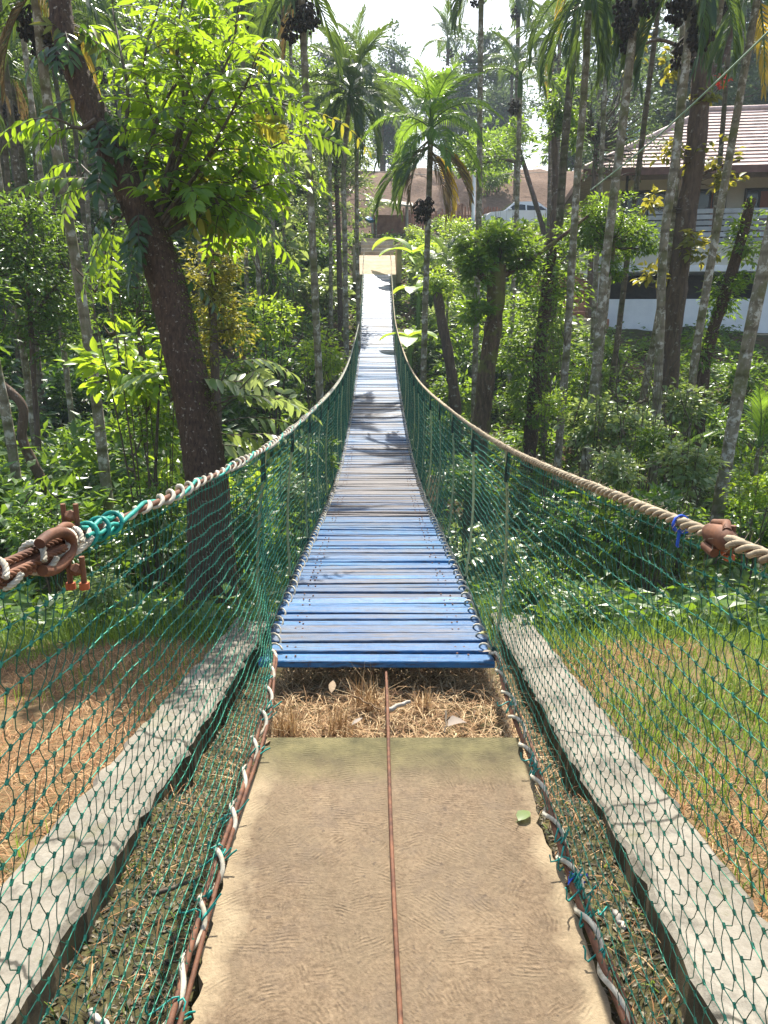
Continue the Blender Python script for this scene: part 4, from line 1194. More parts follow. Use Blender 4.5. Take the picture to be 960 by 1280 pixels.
for q in range(1300):
    i_ = R.randrange(22, 42); a_ = R.gauss(-.2, .5)
    sel.append(TT[i_] + [math.cos(a_) * tr_[i_] * 1.02, math.sin(a_) * tr_[i_], R.uniform(-.04, .04)])
sel = np.array(sel); b.leaves(sel, np.array([[.6, -.1, -.4]]) + rng.normal(size=sel.shape) * .6, rand_dirs(len(sel)), .022, .012, 0)
b.build('moss', M['grass'], big, base)


# ------------------------------------------------------------------ generic trees
def tree(label, pts, Y, w, crowns, mat, leaf, nleaf, ncl, bark='brown_bark', name='tree', cat='tree', group=None, up=0.0, hi=False, wl=.42, twr=.014, limbs=(), gaps=.25, extra=None, taper=.75):
    """crowns: list of photo ellipses (x, y, rx, ry[, dY])"""
    T = trunk_from_px(pts, Y, up); base = base_of(T)
    r0 = w / 2 * zc_of(px(*pts[-1], Y)) / F
    t = thing(name, label, cat, base, group)
    b = MB(); TT = resample(T, 40); rr = np.linspace(r0 * 1.15, r0 * taper, 40)
    b.tube(TT, rr * (1 + .06 * np.sin(np.arange(40) * 1.1)), 14, 0, .5, bump=.05)
    src = [TT[10:]]
    for (lp, lr) in limbs:
        P = resample([px(x, y_, Y + dy) for x, y_, dy in lp], 12)
        b.tube(P, np.linspace(lr, lr * .5, 12), 8, 0, .5, bump=.05); src.append(P)
    src = np.vstack(src)
    f = MB()
    for cr in crowns:
        x, y_, rx, ry = cr[:4]; dy = cr[4] if len(cr) > 4 else 0
        C = px(x, y_, Y + dy); s = zc_of(C) / F
        cen = foliage(f, C, [rx * s, (rx + ry) / 2 * s, ry * s], max(4, int(ncl * rx * ry / sum(c_[2] * c_[3] for c_ in crowns))),
                      int(nleaf * rx * ry / sum(c_[2] * c_[3] for c_ in crowns)), leaf, wl, 0, gaps, hi=hi)
        twigs(f, src, cen, twr, 1, .5)
    b.build('trunk', M[bark], t, base)
    f.build('crown', [M[mat], M['twig']], t, base)
    if extra: extra(t, base, TT, rr)
    return t


# pollarded mossy tree on the right
tree('pollarded mossy tree with a stubby leafy head right of the bridge', [(622, 338), (618, 400), (608, 470), (600, 540)], 14, 21,
     [(622, 306, 48, 26), (594, 335, 20, 24, -.3), (652, 330, 20, 16, .2), (600, 388, 24, 12, -.4), (585, 310, 18, 14, .2)], 'mid_leaf', .13, 3200, 110, 'moss_bark', up=.1,
     limbs=[([(620, 350, 0), (655, 330, .1), (690, 305, .3), (735, 270, .5)], .05), ([(618, 360, 0), (598, 340, -.3), (590, 318, -.3)], .08)], taper=.95)
tree('dense dark green ball of leaves on a slim trunk before the lower house wall', [(768, 300), (760, 360), (752, 430)], 15, 8,
     [(755, 275, 45, 34), (795, 295, 32, 26, .2), (722, 290, 26, 22, .3), (770, 335, 22, 16)], 'mid_leaf', .10, 5600, 150, 'palm_bark', gaps=.1, wl=.36)
tree('vine smothered dark trunk hung with small leaves beside the pollarded tree', [(690, 300), (682, 380), (672, 460), (662, 560)], 16, 17,
     [(668, 420, 40, 90), (700, 350, 32, 50, .3), (655, 520, 26, 40, -.2), (672, 330, 40, 36, .2), (700, 460, 20, 60, .4), (640, 450, 16, 50, .4)], 'mid_leaf', .13, 5000, 220, 'big_bark', gaps=.4)
tree('leaning trunk wrapped in bright climbing vine before the white house wall', [(936, 262), (912, 350), (884, 440), (872, 540)], 16, 15,
     [(932, 300, 22, 40), (905, 370, 22, 34), (880, 440, 18, 40), (874, 510, 16, 34)], 'mid_leaf', .12, 2600, 110, 'big_bark', gaps=.35, up=.2)


def yellow_extra(t, base, TT, rr):
    f = MB()
    for (x, y_, rx, ry, dy) in ((885, 198, 30, 18, 0), (836, 190, 16, 12, -.2), (905, 225, 18, 12, -.2), (866, 300, 10, 20, -.5), (812, 250, 10, 12, -.3),
                             (812, 345, 16, 16, -.4), (880, 315, 14, 12, -.5), (800, 60, 26, 26, .3), (835, 85, 18, 20, .2), (880, 120, 10, 14, 0)):
        C = px(x, y_, 17 + dy); s = zc_of(C) / F
        cen = foliage(f, C, [rx * s, .3, ry * s], 12, 60, .17, .6, 0, .1, hi=True)
        twigs(f, TT[8:], cen, .01, 1, .4)
    f.build('yellow_foliage', [M['yellow_leaf'], M['twig']], t, base)
    f = MB(); C = px(905, 101, 17); s = zc_of(C) / F
    foliage(f, C, [.14, .12, .14], 8, 60, .09, .5, 0, 0, hi=True)
    f.build('blossom', M['red_petal'], t, base)
    f = MB(); f.tube(resample([px(880, 140, 17), px(893, 118, 17), px(905, 103, 17)], 6), np.linspace(.02, .008, 6), 6, 0, .5); f.build('blossom_branch', M['twig'], t, base)


tree('thick brown trunk with yellow leaves and one red blossom before the house roof', [(884, -40), (878, 80), (868, 200), (850, 320), (836, 440), (831, 520)], 17, 25,
     [(900, -80, 50, 26), (850, -100, 40, 24)], 'mid_leaf', .16, 500, 60, 'brown_bark', extra=yellow_extra, up=.6,
     limbs=[([(876, 100, 0), (850, 60, -.2), (820, 50, -.3), (795, 60, -.3)], .05), ([(876, 105, 0), (905, 70, .2), (920, 20, .3)], .07), ([(862, 225, 0), (895, 210, -.1), (925, 200, -.1)], .045)])
tree('short leaning stump trunk with a yellowish leafy tuft right of the bridge', [(546, 362), (552, 400), (560, 440), (566, 480)], 20, 13, [(545, 348, 22, 16), (556, 360, 14, 12)], 'lime_leaf', .12, 900, 40, 'brown_bark', taper=.9)
tree('twisted small tree with dark clumped leaves in front of the brown bank', [(652, 195), (662, 230), (672, 262)], 34, 7, [(600, 200, 30, 22), (640, 185, 22, 30), (578, 210, 20, 14), (648, 160, 10, 16)], 'mid_leaf', .2, 1600, 60, 'brown_bark',
     limbs=[([(656, 205, 0), (630, 200, 0), (600, 205, 0)], .08)])
tree('hazy yellow green tree clump above the vine smothered trunk', [(692, 160), (694, 220), (690, 300)], 24, 9, [(700, 128, 32, 26), (688, 155, 24, 20), (720, 160, 20, 26)], 'mid_leaf', .16, 1800, 70, 'brown_bark')
tree('bare feathery twigged tree behind the palms left of the house roof', [(745, 180), (742, 230), (740, 290)], 27, 7, [(770, 130, 60, 60), (720, 110, 40, 50), (800, 190, 30, 30), (745, 200, 30, 24)], 'far_leaf', .14, 2600, 160, 'twig' if False else 'brown_bark', gaps=.5, twr=.03)
# left thicket trees
tree('rounded leafy tree in the thicket by the far left handrail', [(420, 210), (422, 260), (424, 330)], 29, 7, [(405, 200, 34, 46), (438, 240, 26, 46, .5), (420, 150, 26, 34), (388, 260, 26, 44), (440, 190, 26, 30)], 'pale_leaf', .17, 5200, 180, 'brown_bark', gaps=.2)
tree('yellow leaved climber on a trunk right behind the big leaning tree', [(262, 270), (264, 340), (268, 440)], 13, 12, [(262, 360, 32, 50), (285, 400, 28, 40, .3), (250, 440, 24, 34), (285, 330, 22, 34, .3)], 'yellow_leaf', .1, 3600, 150, 'brown_bark', gaps=.3)
tree('small leaved dark coffee tree at the left edge above thin stems', [(34, 340), (38, 400), (42, 470)], 13.2, 7, [(40, 330, 60, 70), (80, 380, 40, 60, .3), (0, 300, 40, 60), (60, 270, 40, 30, .5), (25, 400, 40, 40)], 'coffee_leaf', .11, 6500, 260, 'brown_bark', gaps=.25, limbs=[([(38, 400, 0), (60, 370, 0), (85, 340, .2)], .03), ([(36, 380, 0), (15, 340, 0), (0, 310, .2)], .03)])
tree('dark leafed sapling thicket between the twinned trunks and the big tree', [(175, 300), (172, 370), (176, 440)], 14, 7, [(170, 350, 34, 60), (185, 290, 26, 40, .3), (205, 400, 26, 40), (150, 390, 20, 30)], 'coffee_leaf', .11, 3000, 130, 'brown_bark', gaps=.3)
# curved brown trunk at the lower left
P = trunk_from_px([(-14, 470), (6, 484), (27, 506), (28, 549), (48, 592), (68, 645)], 10, 0, 40)
base = base_of(P); ct = thing('curved_tree', 'crooked brown trunk bending over at the lower left edge', 'tree', base)
b = MB(); b.tube(P, np.linspace(.075, .055, 40), 12, 0, .5, bump=.05); b.build('trunk', M['brown_bark'], ct, base)
b = MB(); cen = foliage(b, P[-1] + [-.6, .2, .9], [.8, .7, .7], 40, 900, .11, .4); b.build('crown', M['coffee_leaf'], ct, base)
b = MB(); twigs(b, P[30:], cen, .014, 0, .6); b.build('branches', M['twig'], ct, base)

# ------------------------------------------------------------------ shrubs: shared meshes, each shrub its own thing
def shrub_mesh(mat, L, wl, nleaf, ncl, hi=False, tall=1.0, gaps=.3):
    s = MB(); f = MB()
    stems = []
    for q in range(7):
        a_ = q * .9 + R.random(); l_ = R.uniform(.45, .85)
        P = resample([[0, 0, -.1], [math.cos(a_) * l_ * .3, math.sin(a_) * l_ * .3, .35 * tall], [math.cos(a_) * l_ * .75, math.sin(a_) * l_ * .75, .95 * tall * R.uniform(.7, 1)]], 9)
        s.tube(P, np.linspace(.018, .006, 9), 5, 0, R.random(), cap=False); stems.append(P)
    cen = foliage(f, [0, 0, .68 * tall], [.72, .72, .58 * tall], ncl, nleaf, L, wl, 0, gaps, hi=hi, spread=.26)
    twigs(s, np.vstack(stems), cen, .008, 0, .45, 4)
    a = s.build('stems', M['twig']); c_ = f.build('foliage', M[mat]); r = (a.data, c_.data)
    bpy.data.objects.remove(a); bpy.data.objects.remove(c_); return r


SH = {'coffee': [shrub_mesh('coffee_leaf', .20, .42, 820, 62) for _ in range(4)], 'dark': [shrub_mesh('dark_leaf', .20, .44, 800, 60) for _ in range(3)],
      'lime': [shrub_mesh('lime_leaf', .13, .5, 950, 60, True) for _ in range(2)], 'pale': [shrub_mesh('pale_leaf', .17, .5, 800, 56, True) for _ in range(3)],
      'mid': [shrub_mesh('mid_leaf', .18, .45, 760, 60) for _ in range(3)], 'biglime': [shrub_mesh('lime_leaf', .24, .5, 340, 34, True, 1.2)],
      'low': [shrub_mesh('mid_leaf', .12, .5, 700, 50, False, .55) for _ in range(2)]}


def shrub(kind, x, y, s, label, group, sz=1.0, z=None):
    z = gz(x, y) if z is None else z
    t = thing('shrub', label, 'shrub', (x, y, z - .04), group, R.uniform(0, 6.28))
    st, fo = R.choice(SH[kind])
    sc = (s * R.uniform(.9, 1.1), s * R.uniform(.9, 1.1), s * sz * R.uniform(.85, 1.15))
    inst('stems', st, t, scale=sc); inst('foliage', fo, t, scale=sc)
    return t


def shrub_px(kind, x, y_, r, Y, label, group=None, sz=1.0):
    C = px(x, y_, Y); s = r * zc_of(C) / F / .75
    g = gz(C[0], Y)
    lift = max(-.2 * s, C[2] - g - .68 * s)
    t = shrub(kind, C[0], Y, s, label, group, 1.0)
    for ch in t.children:
        if ch.name.startswith('foliage'): ch.location[2] = lift
        else: ch.scale[2] = max(.5 * s, (C[2] - g) / .68)
    return t


shrub_px('lime', 335, 402, 46, 19, 'bright lime shrub in the sun behind the thin areca trunks')
shrub_px('lime', 395, 445, 34, 17, 'lime yellow shrub in front of the nut palm foot by the handrail')
shrub_px('biglime', 168, 470, 58, 8.2, 'tall plant with big translucent bright green leaves left of the leaning trunk')
shrub_px('mid', 195, 520, 45, 8.6, 'mid green leafy bush at the left foot of the big leaning tree')
shrub_px('coffee', 330, 340, 34, 25, 'coffee shrub below the thin areca trunks')
for (kind, x, y_, r, Y, lab) in (('pale', 800, 530, 46, 11, 'pale glossy leafed shrub under the leaning nut palm'), ('pale', 745, 525, 42, 11.5, 'pale shrub right behind the right rope at the lichen palm foot'),
                                 ('pale', 850, 500, 40, 13, 'pale shrub around the thin trunk feet'), ('mid', 815, 545, 28, 9.6, 'rounded fresh green bush amid the pale shrubs'),
                                 ('pale', 770, 580, 36, 9, 'pale glossy shrub just above the right rope'), ('pale', 860, 570, 40, 9, 'pale broad leafed shrub left of the leaning lichen trunk'),
                                 ('lime', 945, 610, 32, 7.5, 'lime yellow broad leafed shrub above the right clamp'), ('lime', 690, 505, 22, 12, 'yellow green sprig bush at the vine trunk foot'),
                                 ('dark', 820, 650, 46, 7.6, 'dark shrub seen through the right net near the rope'), ('dark', 700, 660, 42, 8.4, 'dark shrub behind the right net at the trunk feet'),
                                 ('coffee', 730, 760, 40, 5.8, 'dusky glossy shrub behind the right net above the low wall'), ('coffee', 660, 735, 34, 6.3, 'dusky shrub behind the first right hanger'),
                                 ('dark', 300, 640, 40, 8, 'dark shrub behind the left net right of the big trunk'), ('pale', 120, 730, 36, 5.6, 'whitish glossy shrub below the left cable clamp'),
                                 ('coffee', 60, 660, 40, 7.5, 'shrub beside the sunlit thin trunk behind the left clamp'), ('coffee', 190, 640, 44, 7.8, 'coffee shrub behind the left rope by the pale palm foot'),
                                 ('pale', 370, 610, 30, 8.6, 'pale leafed shrub behind the second left hanger'), ('mid', 390, 560, 34, 9.5, 'mid green shrub close to the left net bend'),
                                 ('coffee', 580, 590, 34, 9.5, 'shaded shrub behind the right net beneath the pollarded tree')):
    shrub_px(kind, x, y_, r, Y, lab)
for (kind, x, y_, r, Y, lab) in (('mid', 612, 293, 26, 41.5, 'green shrub hiding the front wheel of the white car'), ('lime', 652, 294, 24, 41, 'sunlit shrub in front of the white car doors'), ('mid', 690, 290, 26, 41, 'green shrub hiding the rear of the white car'), ('lime', 575, 290, 24, 38, 'yellow green shrub below the plain white pole')):
    shrub_px(kind, x, y_, r, Y, lab)
placed = []


def scat(n, x0, x1, y0, y1, kinds, smin, smax, label, group, keep=None, dmin=.75):
    c_ = 0; tries = 0
    while c_ < n and tries < n * 60:
        tries += 1
        x, y_ = R.uniform(x0, x1), R.uniform(y0, y1); s = R.uniform(smin, smax)
        if abs(x) > y_ * .56 + 1.5 or abs(x) < 1.0 + .55 * s: continue
        if keep and not keep(x, y_): continue
        if any((x - a) ** 2 + (y_ - b_) ** 2 < (dmin * (s + t_) / 2) ** 2 for a, b_, t_ in placed): continue
        placed.append((x, y_, s)); shrub(R.choice(kinds), x, y_, s, label, group); c_ += 1


scat(34, -9, -1.4, 8, 15, ['coffee', 'mid', 'coffee', 'mid', 'lime'], .8, 1.4, 'dark coffee shrub on the shaded valley floor left of the bridge', 'coffee shrubs left of the bridge')
scat(40, -15, -1.6, 15, 25, ['coffee', 'dark', 'dark'], 1.0, 1.8, 'dark coffee shrub on the middle of the left slope', 'coffee shrubs up the left slope')
scat(34, -20, -1.8, 25, 40, ['coffee', 'dark', 'pale'], 1.3, 2.3, 'leafy shrub high on the left slope below the grove', 'shrubs high on the left slope')
nohouse = lambda x, y_: not (x > 5.5 and y_ > 24)
scat(24, 1.4, 8, 8.5, 15, ['pale', 'mid', 'low', 'pale', 'coffee'], .6, 1.1, 'low leafy shrub under the right palms', 'shrubs under the right palms', nohouse)
scat(22, 1.6, 9.5, 15, 24, ['low', 'mid', 'coffee', 'mid'], .7, 1.2, 'low green shrub on the slope below the house', 'shrubs below the house', nohouse)
scat(20, 1.6, 5.5, 23, 33, ['coffee', 'mid', 'lime', 'pale'], .9, 1.7, 'leafy shrub right of the far bridge end', 'shrubs right of the far bridge end')
scat(20, 1.6, 16, 33, 44, ['mid', 'lime', 'mid'], .6, 1.05, 'sunlit shrub in front of the white car and bank', 'shrubs before the bank', lambda x, y_: not (5.5 < x and y_ < 42))
scat(8, -3, 20, 48, 54, ['mid', 'low'], .7, 1.2, 'small green shrub growing on the brown bank', 'shrubs on the brown bank', lambda x, y_: abs(x - 3) > 2 or y_ > 53)
scat(26, -30, 36, 56, 62, ['mid', 'coffee'], 2.0, 3.2, 'hedge shrub along the top of the brown bank', 'hedge shrubs above the bank')
# thick thicket trees of the left background and far hazy trees: shared crowns
def crown_mesh(mat, L, nleaf, ncl, rz):
    f = MB(); s = MB()
    cen = foliage(f, [0, 0, 0], [1, 1, rz], ncl, nleaf, L, .5, 0, .4, spread=.2)
    cen = np.vstack([cen, foliage(f, [R.uniform(-.5, .5), R.uniform(-.4, .4), rz * .7], [.6, .6, rz * .5], ncl // 3, nleaf // 3, L, .5, 0, .4, spread=.2)])
    P = resample([[0, 0, -rz * 1.2], [.05, 0, -.3 * rz], [.1, .05, rz * .6]], 12); s.tube(P, np.linspace(.07, .02, 12), 7, 0, .4)
    twigs(s, P, cen, .022, 0, .5)
    a = f.build('crown', M[mat]); c_ = s.build('branches', M['twig']); r = (a.data, c_.data)
    bpy.data.objects.remove(a); bpy.data.objects.remove(c_); return r


CR = {'thick': [crown_mesh('coffee_leaf', .10, 2600, 110, 1.1) for _ in range(3)], 'far': [crown_mesh('far_leaf', .12, 4200, 130, r_) for r_ in (1.0, 1.3, 1.6, .85)],
      'midtree': [crown_mesh('mid_leaf', .085, 2600, 110, 1.1) for _ in range(2)]}


def bg_tree(kind, x, y, h, r, label, group, bark='brown_bark'):
    z = gz(x, y); t = thing('tree', label, 'tree', (x, y, z), group, R.uniform(0, 6.28))
    b = MB(); lean = R.uniform(-.04, .04) * h
    b.tube(resample([[0, 0, -.3], [lean * .4, 0, h * .4], [lean, 0, h * .8]], 14), np.linspace(.022 * h, .008 * h, 14), 9, 0, .5, bump=.04)
    b.build('trunk', M[bark], t)
    cr, br = R.choice(CR[kind]); rot = (0, 0, R.uniform(0, 6.28)); sc = (r, r, r * R.uniform(.9, 1.2))
    inst('crown', cr, t, (lean, 0, h - r), rot, sc); inst('branches', br, t, (lean, 0, h - r), rot, sc)


for (x, y_, h, r) in ((-9, 27, 8.5, 2.4), (-13, 30, 10, 3), (-6.5, 31, 7.5, 2.2), (-17, 33, 12, 3.4), (-11, 36, 12, 3.2), (-7.5, 38, 9, 2.6), (-14, 41, 13, 3.6), (-4.8, 36, 6.5, 2.0), (-20, 38, 13, 3.6), (-9.5, 44, 12, 3.2), (-22, 46, 14, 4), (-15, 23, 8, 2.4)):
    bg_tree('thick', x, y_, h, r, 'dense shaded tree in the grove behind the left palms', 'grove trees behind the left palms')
for (x, y_, h, r) in ((-2.8, 41, 6.5, 1.8), (-3.6, 46, 8, 2.2), (-5.5, 50, 9, 2.8), (-3.2, 37.5, 4.2, 1.4)):
    bg_tree('midtree', x, y_, h, r, 'sunlit green tree left of the far bridge steps', 'trees left of the far steps')
for q in range(34):
    x = -50 + q * 3.3 + R.uniform(-1.5, 1.5); y_ = R.uniform(64, 88)
    h = R.uniform(10, 15) * (1.0 if not (-9 < x < 11) else .8); bg_tree('far', x, y_, h, h * .27, 'hazy tree standing in the row above the brown bank', 'hazy trees above the bank')
for q in range(24):
    x = -72 + q * 6.2 + R.uniform(-2, 2); y_ = R.uniform(100, 140)
    h = R.uniform(11, 18) * (1.0 if not (-8 < x < 12) else .6); bg_tree('far', x, y_, h, h * .28, 'faint blue tree on the misty ridge farthest away', 'faint trees on the misty ridge')
for (x, y_, h, r) in ((16, 44, 9, 3), (22, 42, 11, 3.4), (27, 46, 12, 4), (20, 50, 13, 3.6), (32, 40, 12, 3.6)):
    bg_tree('far', x, y_, h, r, 'hazy tree rising behind the tiled house roof', 'trees behind the house')

# ------------------------------------------------------------------ ground cover leaves
b = MB()
n_ = 52000
X = rng.uniform(-22, 12, n_); Y = 5.5 + 36 * rng.random(n_) ** 1.5
m = (np.abs(X) < Y * .56 + 1.5) & (np.abs(X) > .3) & ~((X > 6) & (Y > 27) & (Y < 38)) & (rng.random(n_) < np.where(patch(X, Y, .7, -.6), 1, .3))
X, Y = X[m], Y[m]; P = np.stack([X, Y, terrain(X, Y)], -1)
P = np.repeat(P, 3, 0); P += rng.normal(size=P.shape) * [.1, .1, .0]; P[:, 2] += np.abs(rng.normal(size=len(P))) * .12
D = rand_dirs(len(P)); D[:, 2] = D[:, 2] * .35 + .1
l_ = rng.uniform(.07, .17, len(P)) * (1 + P[:, 1] * .012)
b.leaves(P, D, np.array([[0, 0, 1.0]]) + rng.normal(size=P.shape) * .35, l_, l_ * .55, 0)
tag(b.build('ground_cover', M['cover']), 'leafy ground cover on the forest floor', 'ground cover', kind='stuff')


# fern like young palms in the undergrowth
def young_palm(x, y_, Y, s, label, col='bright', nf=7):
    C = px(x, y_, Y); g = gz(C[0], Y)
    t = thing('young_palm', label, 'young palm', (C[0], Y, g), None)
    b = MB(); hh = max(.2, C[2] - g); b.tube([[0, 0, -.1], [.01, 0, hh * .6], [0, 0, hh]], [.05, .04, .025], 8, 0, .5); b.build('trunk', M['palm_bark'], t)
    for q in range(nf):
        inst('frond', R.choice(FR[col, 'arch' if q > 2 else 'up']), t, (0, 0, hh), (R.gauss(0, .1), 0, q * 2.4 + x), s * R.uniform(.85, 1.1))


young_palm(948, 560, 11, .8, 'young palm with yellowish fronds at the right photo edge')
young_palm(20, 668, 8.6, .42, 'small bright palm seedling behind the left cable clamp')
young_palm(118, 660, 9.4, .34, 'small palm seedling at the foot of the pale left trunk')
young_palm(560, 330, 27, .9, 'arching palm like fern plant right of the far bridge end', 'green')
young_palm(470, 262, 40, .8, 'little palm above the far steps', 'green')


# banana plants
def banana(x, y_, Y, h, label, leaves):
    C = px(x, y_, Y); g = gz(C[0], Y); t = thing('banana_plant', label, 'banana plant', (C[0], Y, g))
    h = max(.6, C[2] - g)
    b = MB(); b.tube([[0, 0, -.1], [0, 0, h * .5], [.02, 0, h]], [.11, .09, .05], 10, 0, .5); b.build('stem', M['shaft'], t)
    for (az, L, el) in leaves:
        b = MB(); n = 12; P = np.zeros((n, 3)); P[0] = [0, 0, h - .05]; e = el
        for i_ in range(1, n):
            e -= (.55 + el * .9) / n * 1.3; P[i_] = P[i_-1] + L / (n - 1) * np.array([math.cos(e) * math.cos(az), math.cos(e) * math.sin(az), math.sin(e)])
        side = np.array([-math.sin(az), math.cos(az), 0]); wv = .28 * np.sin(np.clip(np.linspace(.05, 1, n), 0, 1) * PI) ** .6 + .02
        Lr = P + side * wv[:, None] + [0, 0, .06]; Rr = P - side * wv[:, None] + [0, 0, .06]
        V = np.concatenate([Lr, P, Rr]); i_ = np.arange(n - 1)
        b.add(V, np.concatenate([np.stack([i_, i_ + 1, i_ + n + 1, i_ + n], -1), np.stack([i_ + n, i_ + n + 1, i_ + 2*n + 1, i_ + 2*n], -1)]), 0, R.random(), True)
        b.tube(P, np.linspace(.02, .005, n), 5, 1, .5)
        b.build('leaf', [M['banana_leaf'], M['shaft']], t)


banana(516, 318, 33.5, 1.6, 'banana plant with long bright leaf arching over the far bridge end', [(2.5, 2.5, 1.2), (-.3, 1.8, 1.0), (1.2, 1.9, .9), (3.6, 1.7, .7), (-1.4, 1.6, -.1), (5.2, 1.8, .5)])
banana(523, 362, 28, 1.2, 'smaller banana plant low on the right side of the bridge end', [(.8, 1.2, 1.2), (2.6, 1.1, .6), (4.4, 1.2, .5), (5.6, 1.3, .3)])
banana(512, 420, 24, 1.0, 'dark leaved banana like plant beside the bridge with an orange bract', [(1.1, 1.0, .9), (3.0, 1.0, .6), (4.6, 1.1, .2), (5.8, 1.0, .7)])

# ------------------------------------------------------------------ house
hl = px(747, 403, 28.6); hl[2] = gz(8.5, 28.5) + .02
house = thing('house', 'two storey white house with pinkish tiled hip roof and boarded balcony', 'house', hl, rz=rad(-8))
Wd, Dp = 13.0, 8.0
Z1, Z2, Z3 = 2.02, 4.05, 5.25     # upper floor slab, railing top, eave


def hbox(b, x0, x1, y0, y1, z0, z1, mat=0, rnd=.5, bev=.0):
    b.box(((x0 + x1) / 2, (y0 + y1) / 2, (z0 + z1) / 2), (x1 - x0, y1 - y0, z1 - z0), mat, rnd, None, bev)


b = MB()      # lower storey: parapet wall, gap band, wall behind
hbox(b, 0, Wd, .0, .2, -.3, 1.12, bev=.01); hbox(b, 0, .22, .203, Dp, -.3, Z1 - .004)
hbox(b, .0, .22, -.003, .197, 1.123, Z1 - .004)
hbox(b, 5.4, 7.3, .003, .197, 1.123, Z1 - .004)
b.build('lower_wall', M['white_paint'], house)
b = MB(); hbox(b, .25, Wd, 2.2, 2.4, -.3, Z1 - .004); b.build('inner_wall', M['dark_frame'], house)  # wall coloured dark to stand for the shade behind the opening
b = MB(); hbox(b, -.15, Wd + .2, -.35, Dp, Z1, Z1 + .22, bev=.02); b.build('floor_slab', M['white_paint'], house)
b = MB(); hbox(b, -.3, Wd, -.5, -.02, -.32, -.06, bev=.02); b.build('plinth', M['tan_concrete'], house)
b = MB(); hbox(b, .02, Wd, 1.2, 1.4, Z1 + .223, Z3); hbox(b, 0.02, .2, 1.403, Dp, Z1 + .223, Z3); b.build('upper_wall', M['cream_paint'], house)
b = MB(); hbox(b, 0, Wd, -.28, -.2, Z1 + .223, Z1 + .9, bev=.01); b.build('balcony_parapet', M['cream_paint'], house)
b = MB()
for q in range(6): hbox(b, 1.4, Wd, -.30, -.26, Z1 + .95 + q * .19, Z1 + .95 + q * .19 + .15, 0, R.random(), .006)
rail = b.build('balcony_railing', M['board_paint'], house)
b = MB()
for q in range(9): hbox(b, .1 + q * 1.6, .16 + q * 1.6, -.25, -.19, Z1 + .903, Z1 + 2.1, 0, .5)
b.build('post', M['dark_frame'], rail)
for q in range(5):
    b = MB(); x_ = .6 + q * 2.9; hbox(b, x_, x_ + .08, -.22, -.14, Z1 + 2.1, Z3 - .02, 0, .5); b.build('pillar', M['dark_frame'], house)
for q, (x0, x1, cur) in enumerate(((.7, 2.6, 0), (3.2, 4.3, 1), (4.9, 5.9, 1), (6.6, 7.7, 1), (8.4, 9.6, 0))):
    b = MB(); hbox(b, x0, x0 + .08, 1.13, 1.197, Z1 + .9, Z3 - .35); hbox(b, x1 - .08, x1, 1.13, 1.197, Z1 + .9, Z3 - .35)
    hbox(b, x0 + .08, x1 - .08, 1.13, 1.197, Z3 - .43, Z3 - .35); hbox(b, x0 + .08, x1 - .08, 1.13, 1.197, Z1 + .9, Z1 + .97); hbox(b, (x0 + x1) / 2 - .03, (x0 + x1) / 2 + .03, 1.14, 1.19, Z1 + .97, Z3 - .43)
    w_ = b.build('window', M['dark_frame'], house)
    b = MB(); hbox(b, x0 + .08, x1 - .08, 1.17, 1.195, Z1 + .97, Z3 - .43); b.build('pane', M['glass'], w_)
    if cur:
        b = MB(); hbox(b, (x0 + x1) / 2 + .04, x1 - .1, 1.15, 1.168, Z1 + 1.0, Z3 - .45); b.build('curtain', M['curtain'], w_)
for (x0, x1) in ((6.0, 6.6),):
    b = MB(); hbox(b, x0, x1, -.03, .0, .45, 1.75, 0, .5); w_ = b.build('window', M['board_paint'], house)
    for a0, a1, c0, c1 in ((.05, .28, .05, .62), (.32, .55, .05, .62), (.05, .28, .68, 1.25), (.32, .55, .68, 1.25)):
        b = MB(); hbox(b, x0 + a0, x0 + a1, -.036, -.032, .45 + c0, .45 + c1); b.build('pane', M['glass'], w_)
# hip roof in overlapping tile courses
ex0, ex1, ey0, ey1 = -.9, Wd + .8, -1.1, Dp + .6; rdx, ry_, rz_ = 4.9, (ey0 + ey1) / 2, Z3 + 2.75
b = MB(); nC = 17


def course(A0, A1, B0, B1):
    """slope with eave A0-A1, ridge B0-B1"""
    A0, A1, B0, B1 = map(np.array, (A0, A1, B0, B1))
    nn = nrm(np.cross(A1 - A0, B0 - A0)); nn = nn if nn[2] > 0 else -nn
    for q in range(nC):
        t0, t1 = q / nC, (q + 1) / nC
        p0 = A0 + (B0 - A0) * t0; p1 = A1 + (B1 - A1) * t0; p2 = A1 + (B1 - A1) * t1; p3 = A0 + (B0 - A0) * t1
        m_ = max(2, int(np.linalg.norm(p1 - p0) / .3))
        s_ = np.linspace(0, 1, m_ + 1)
        lo = p0 + (p1 - p0) * s_[:, None] + nn * .045; hi_ = p3 + (p2 - p3) * s_[:, None]
        lb = p0 + (p1 - p0) * s_[:, None] - nn * .004
        V = np.concatenate([lb, lo, hi_]); i_ = np.arange(m_); n_ = m_ + 1
        r_ = rng.random(m_)
        b.add(V, np.stack([i_ + n_, i_ + n_ + 1, i_ + 2*n_ + 1, i_ + 2*n_], -1), 0, r_)
        b.add(V, np.stack([i_, i_ + 1, i_ + n_ + 1, i_ + n_], -1), 0, r_)


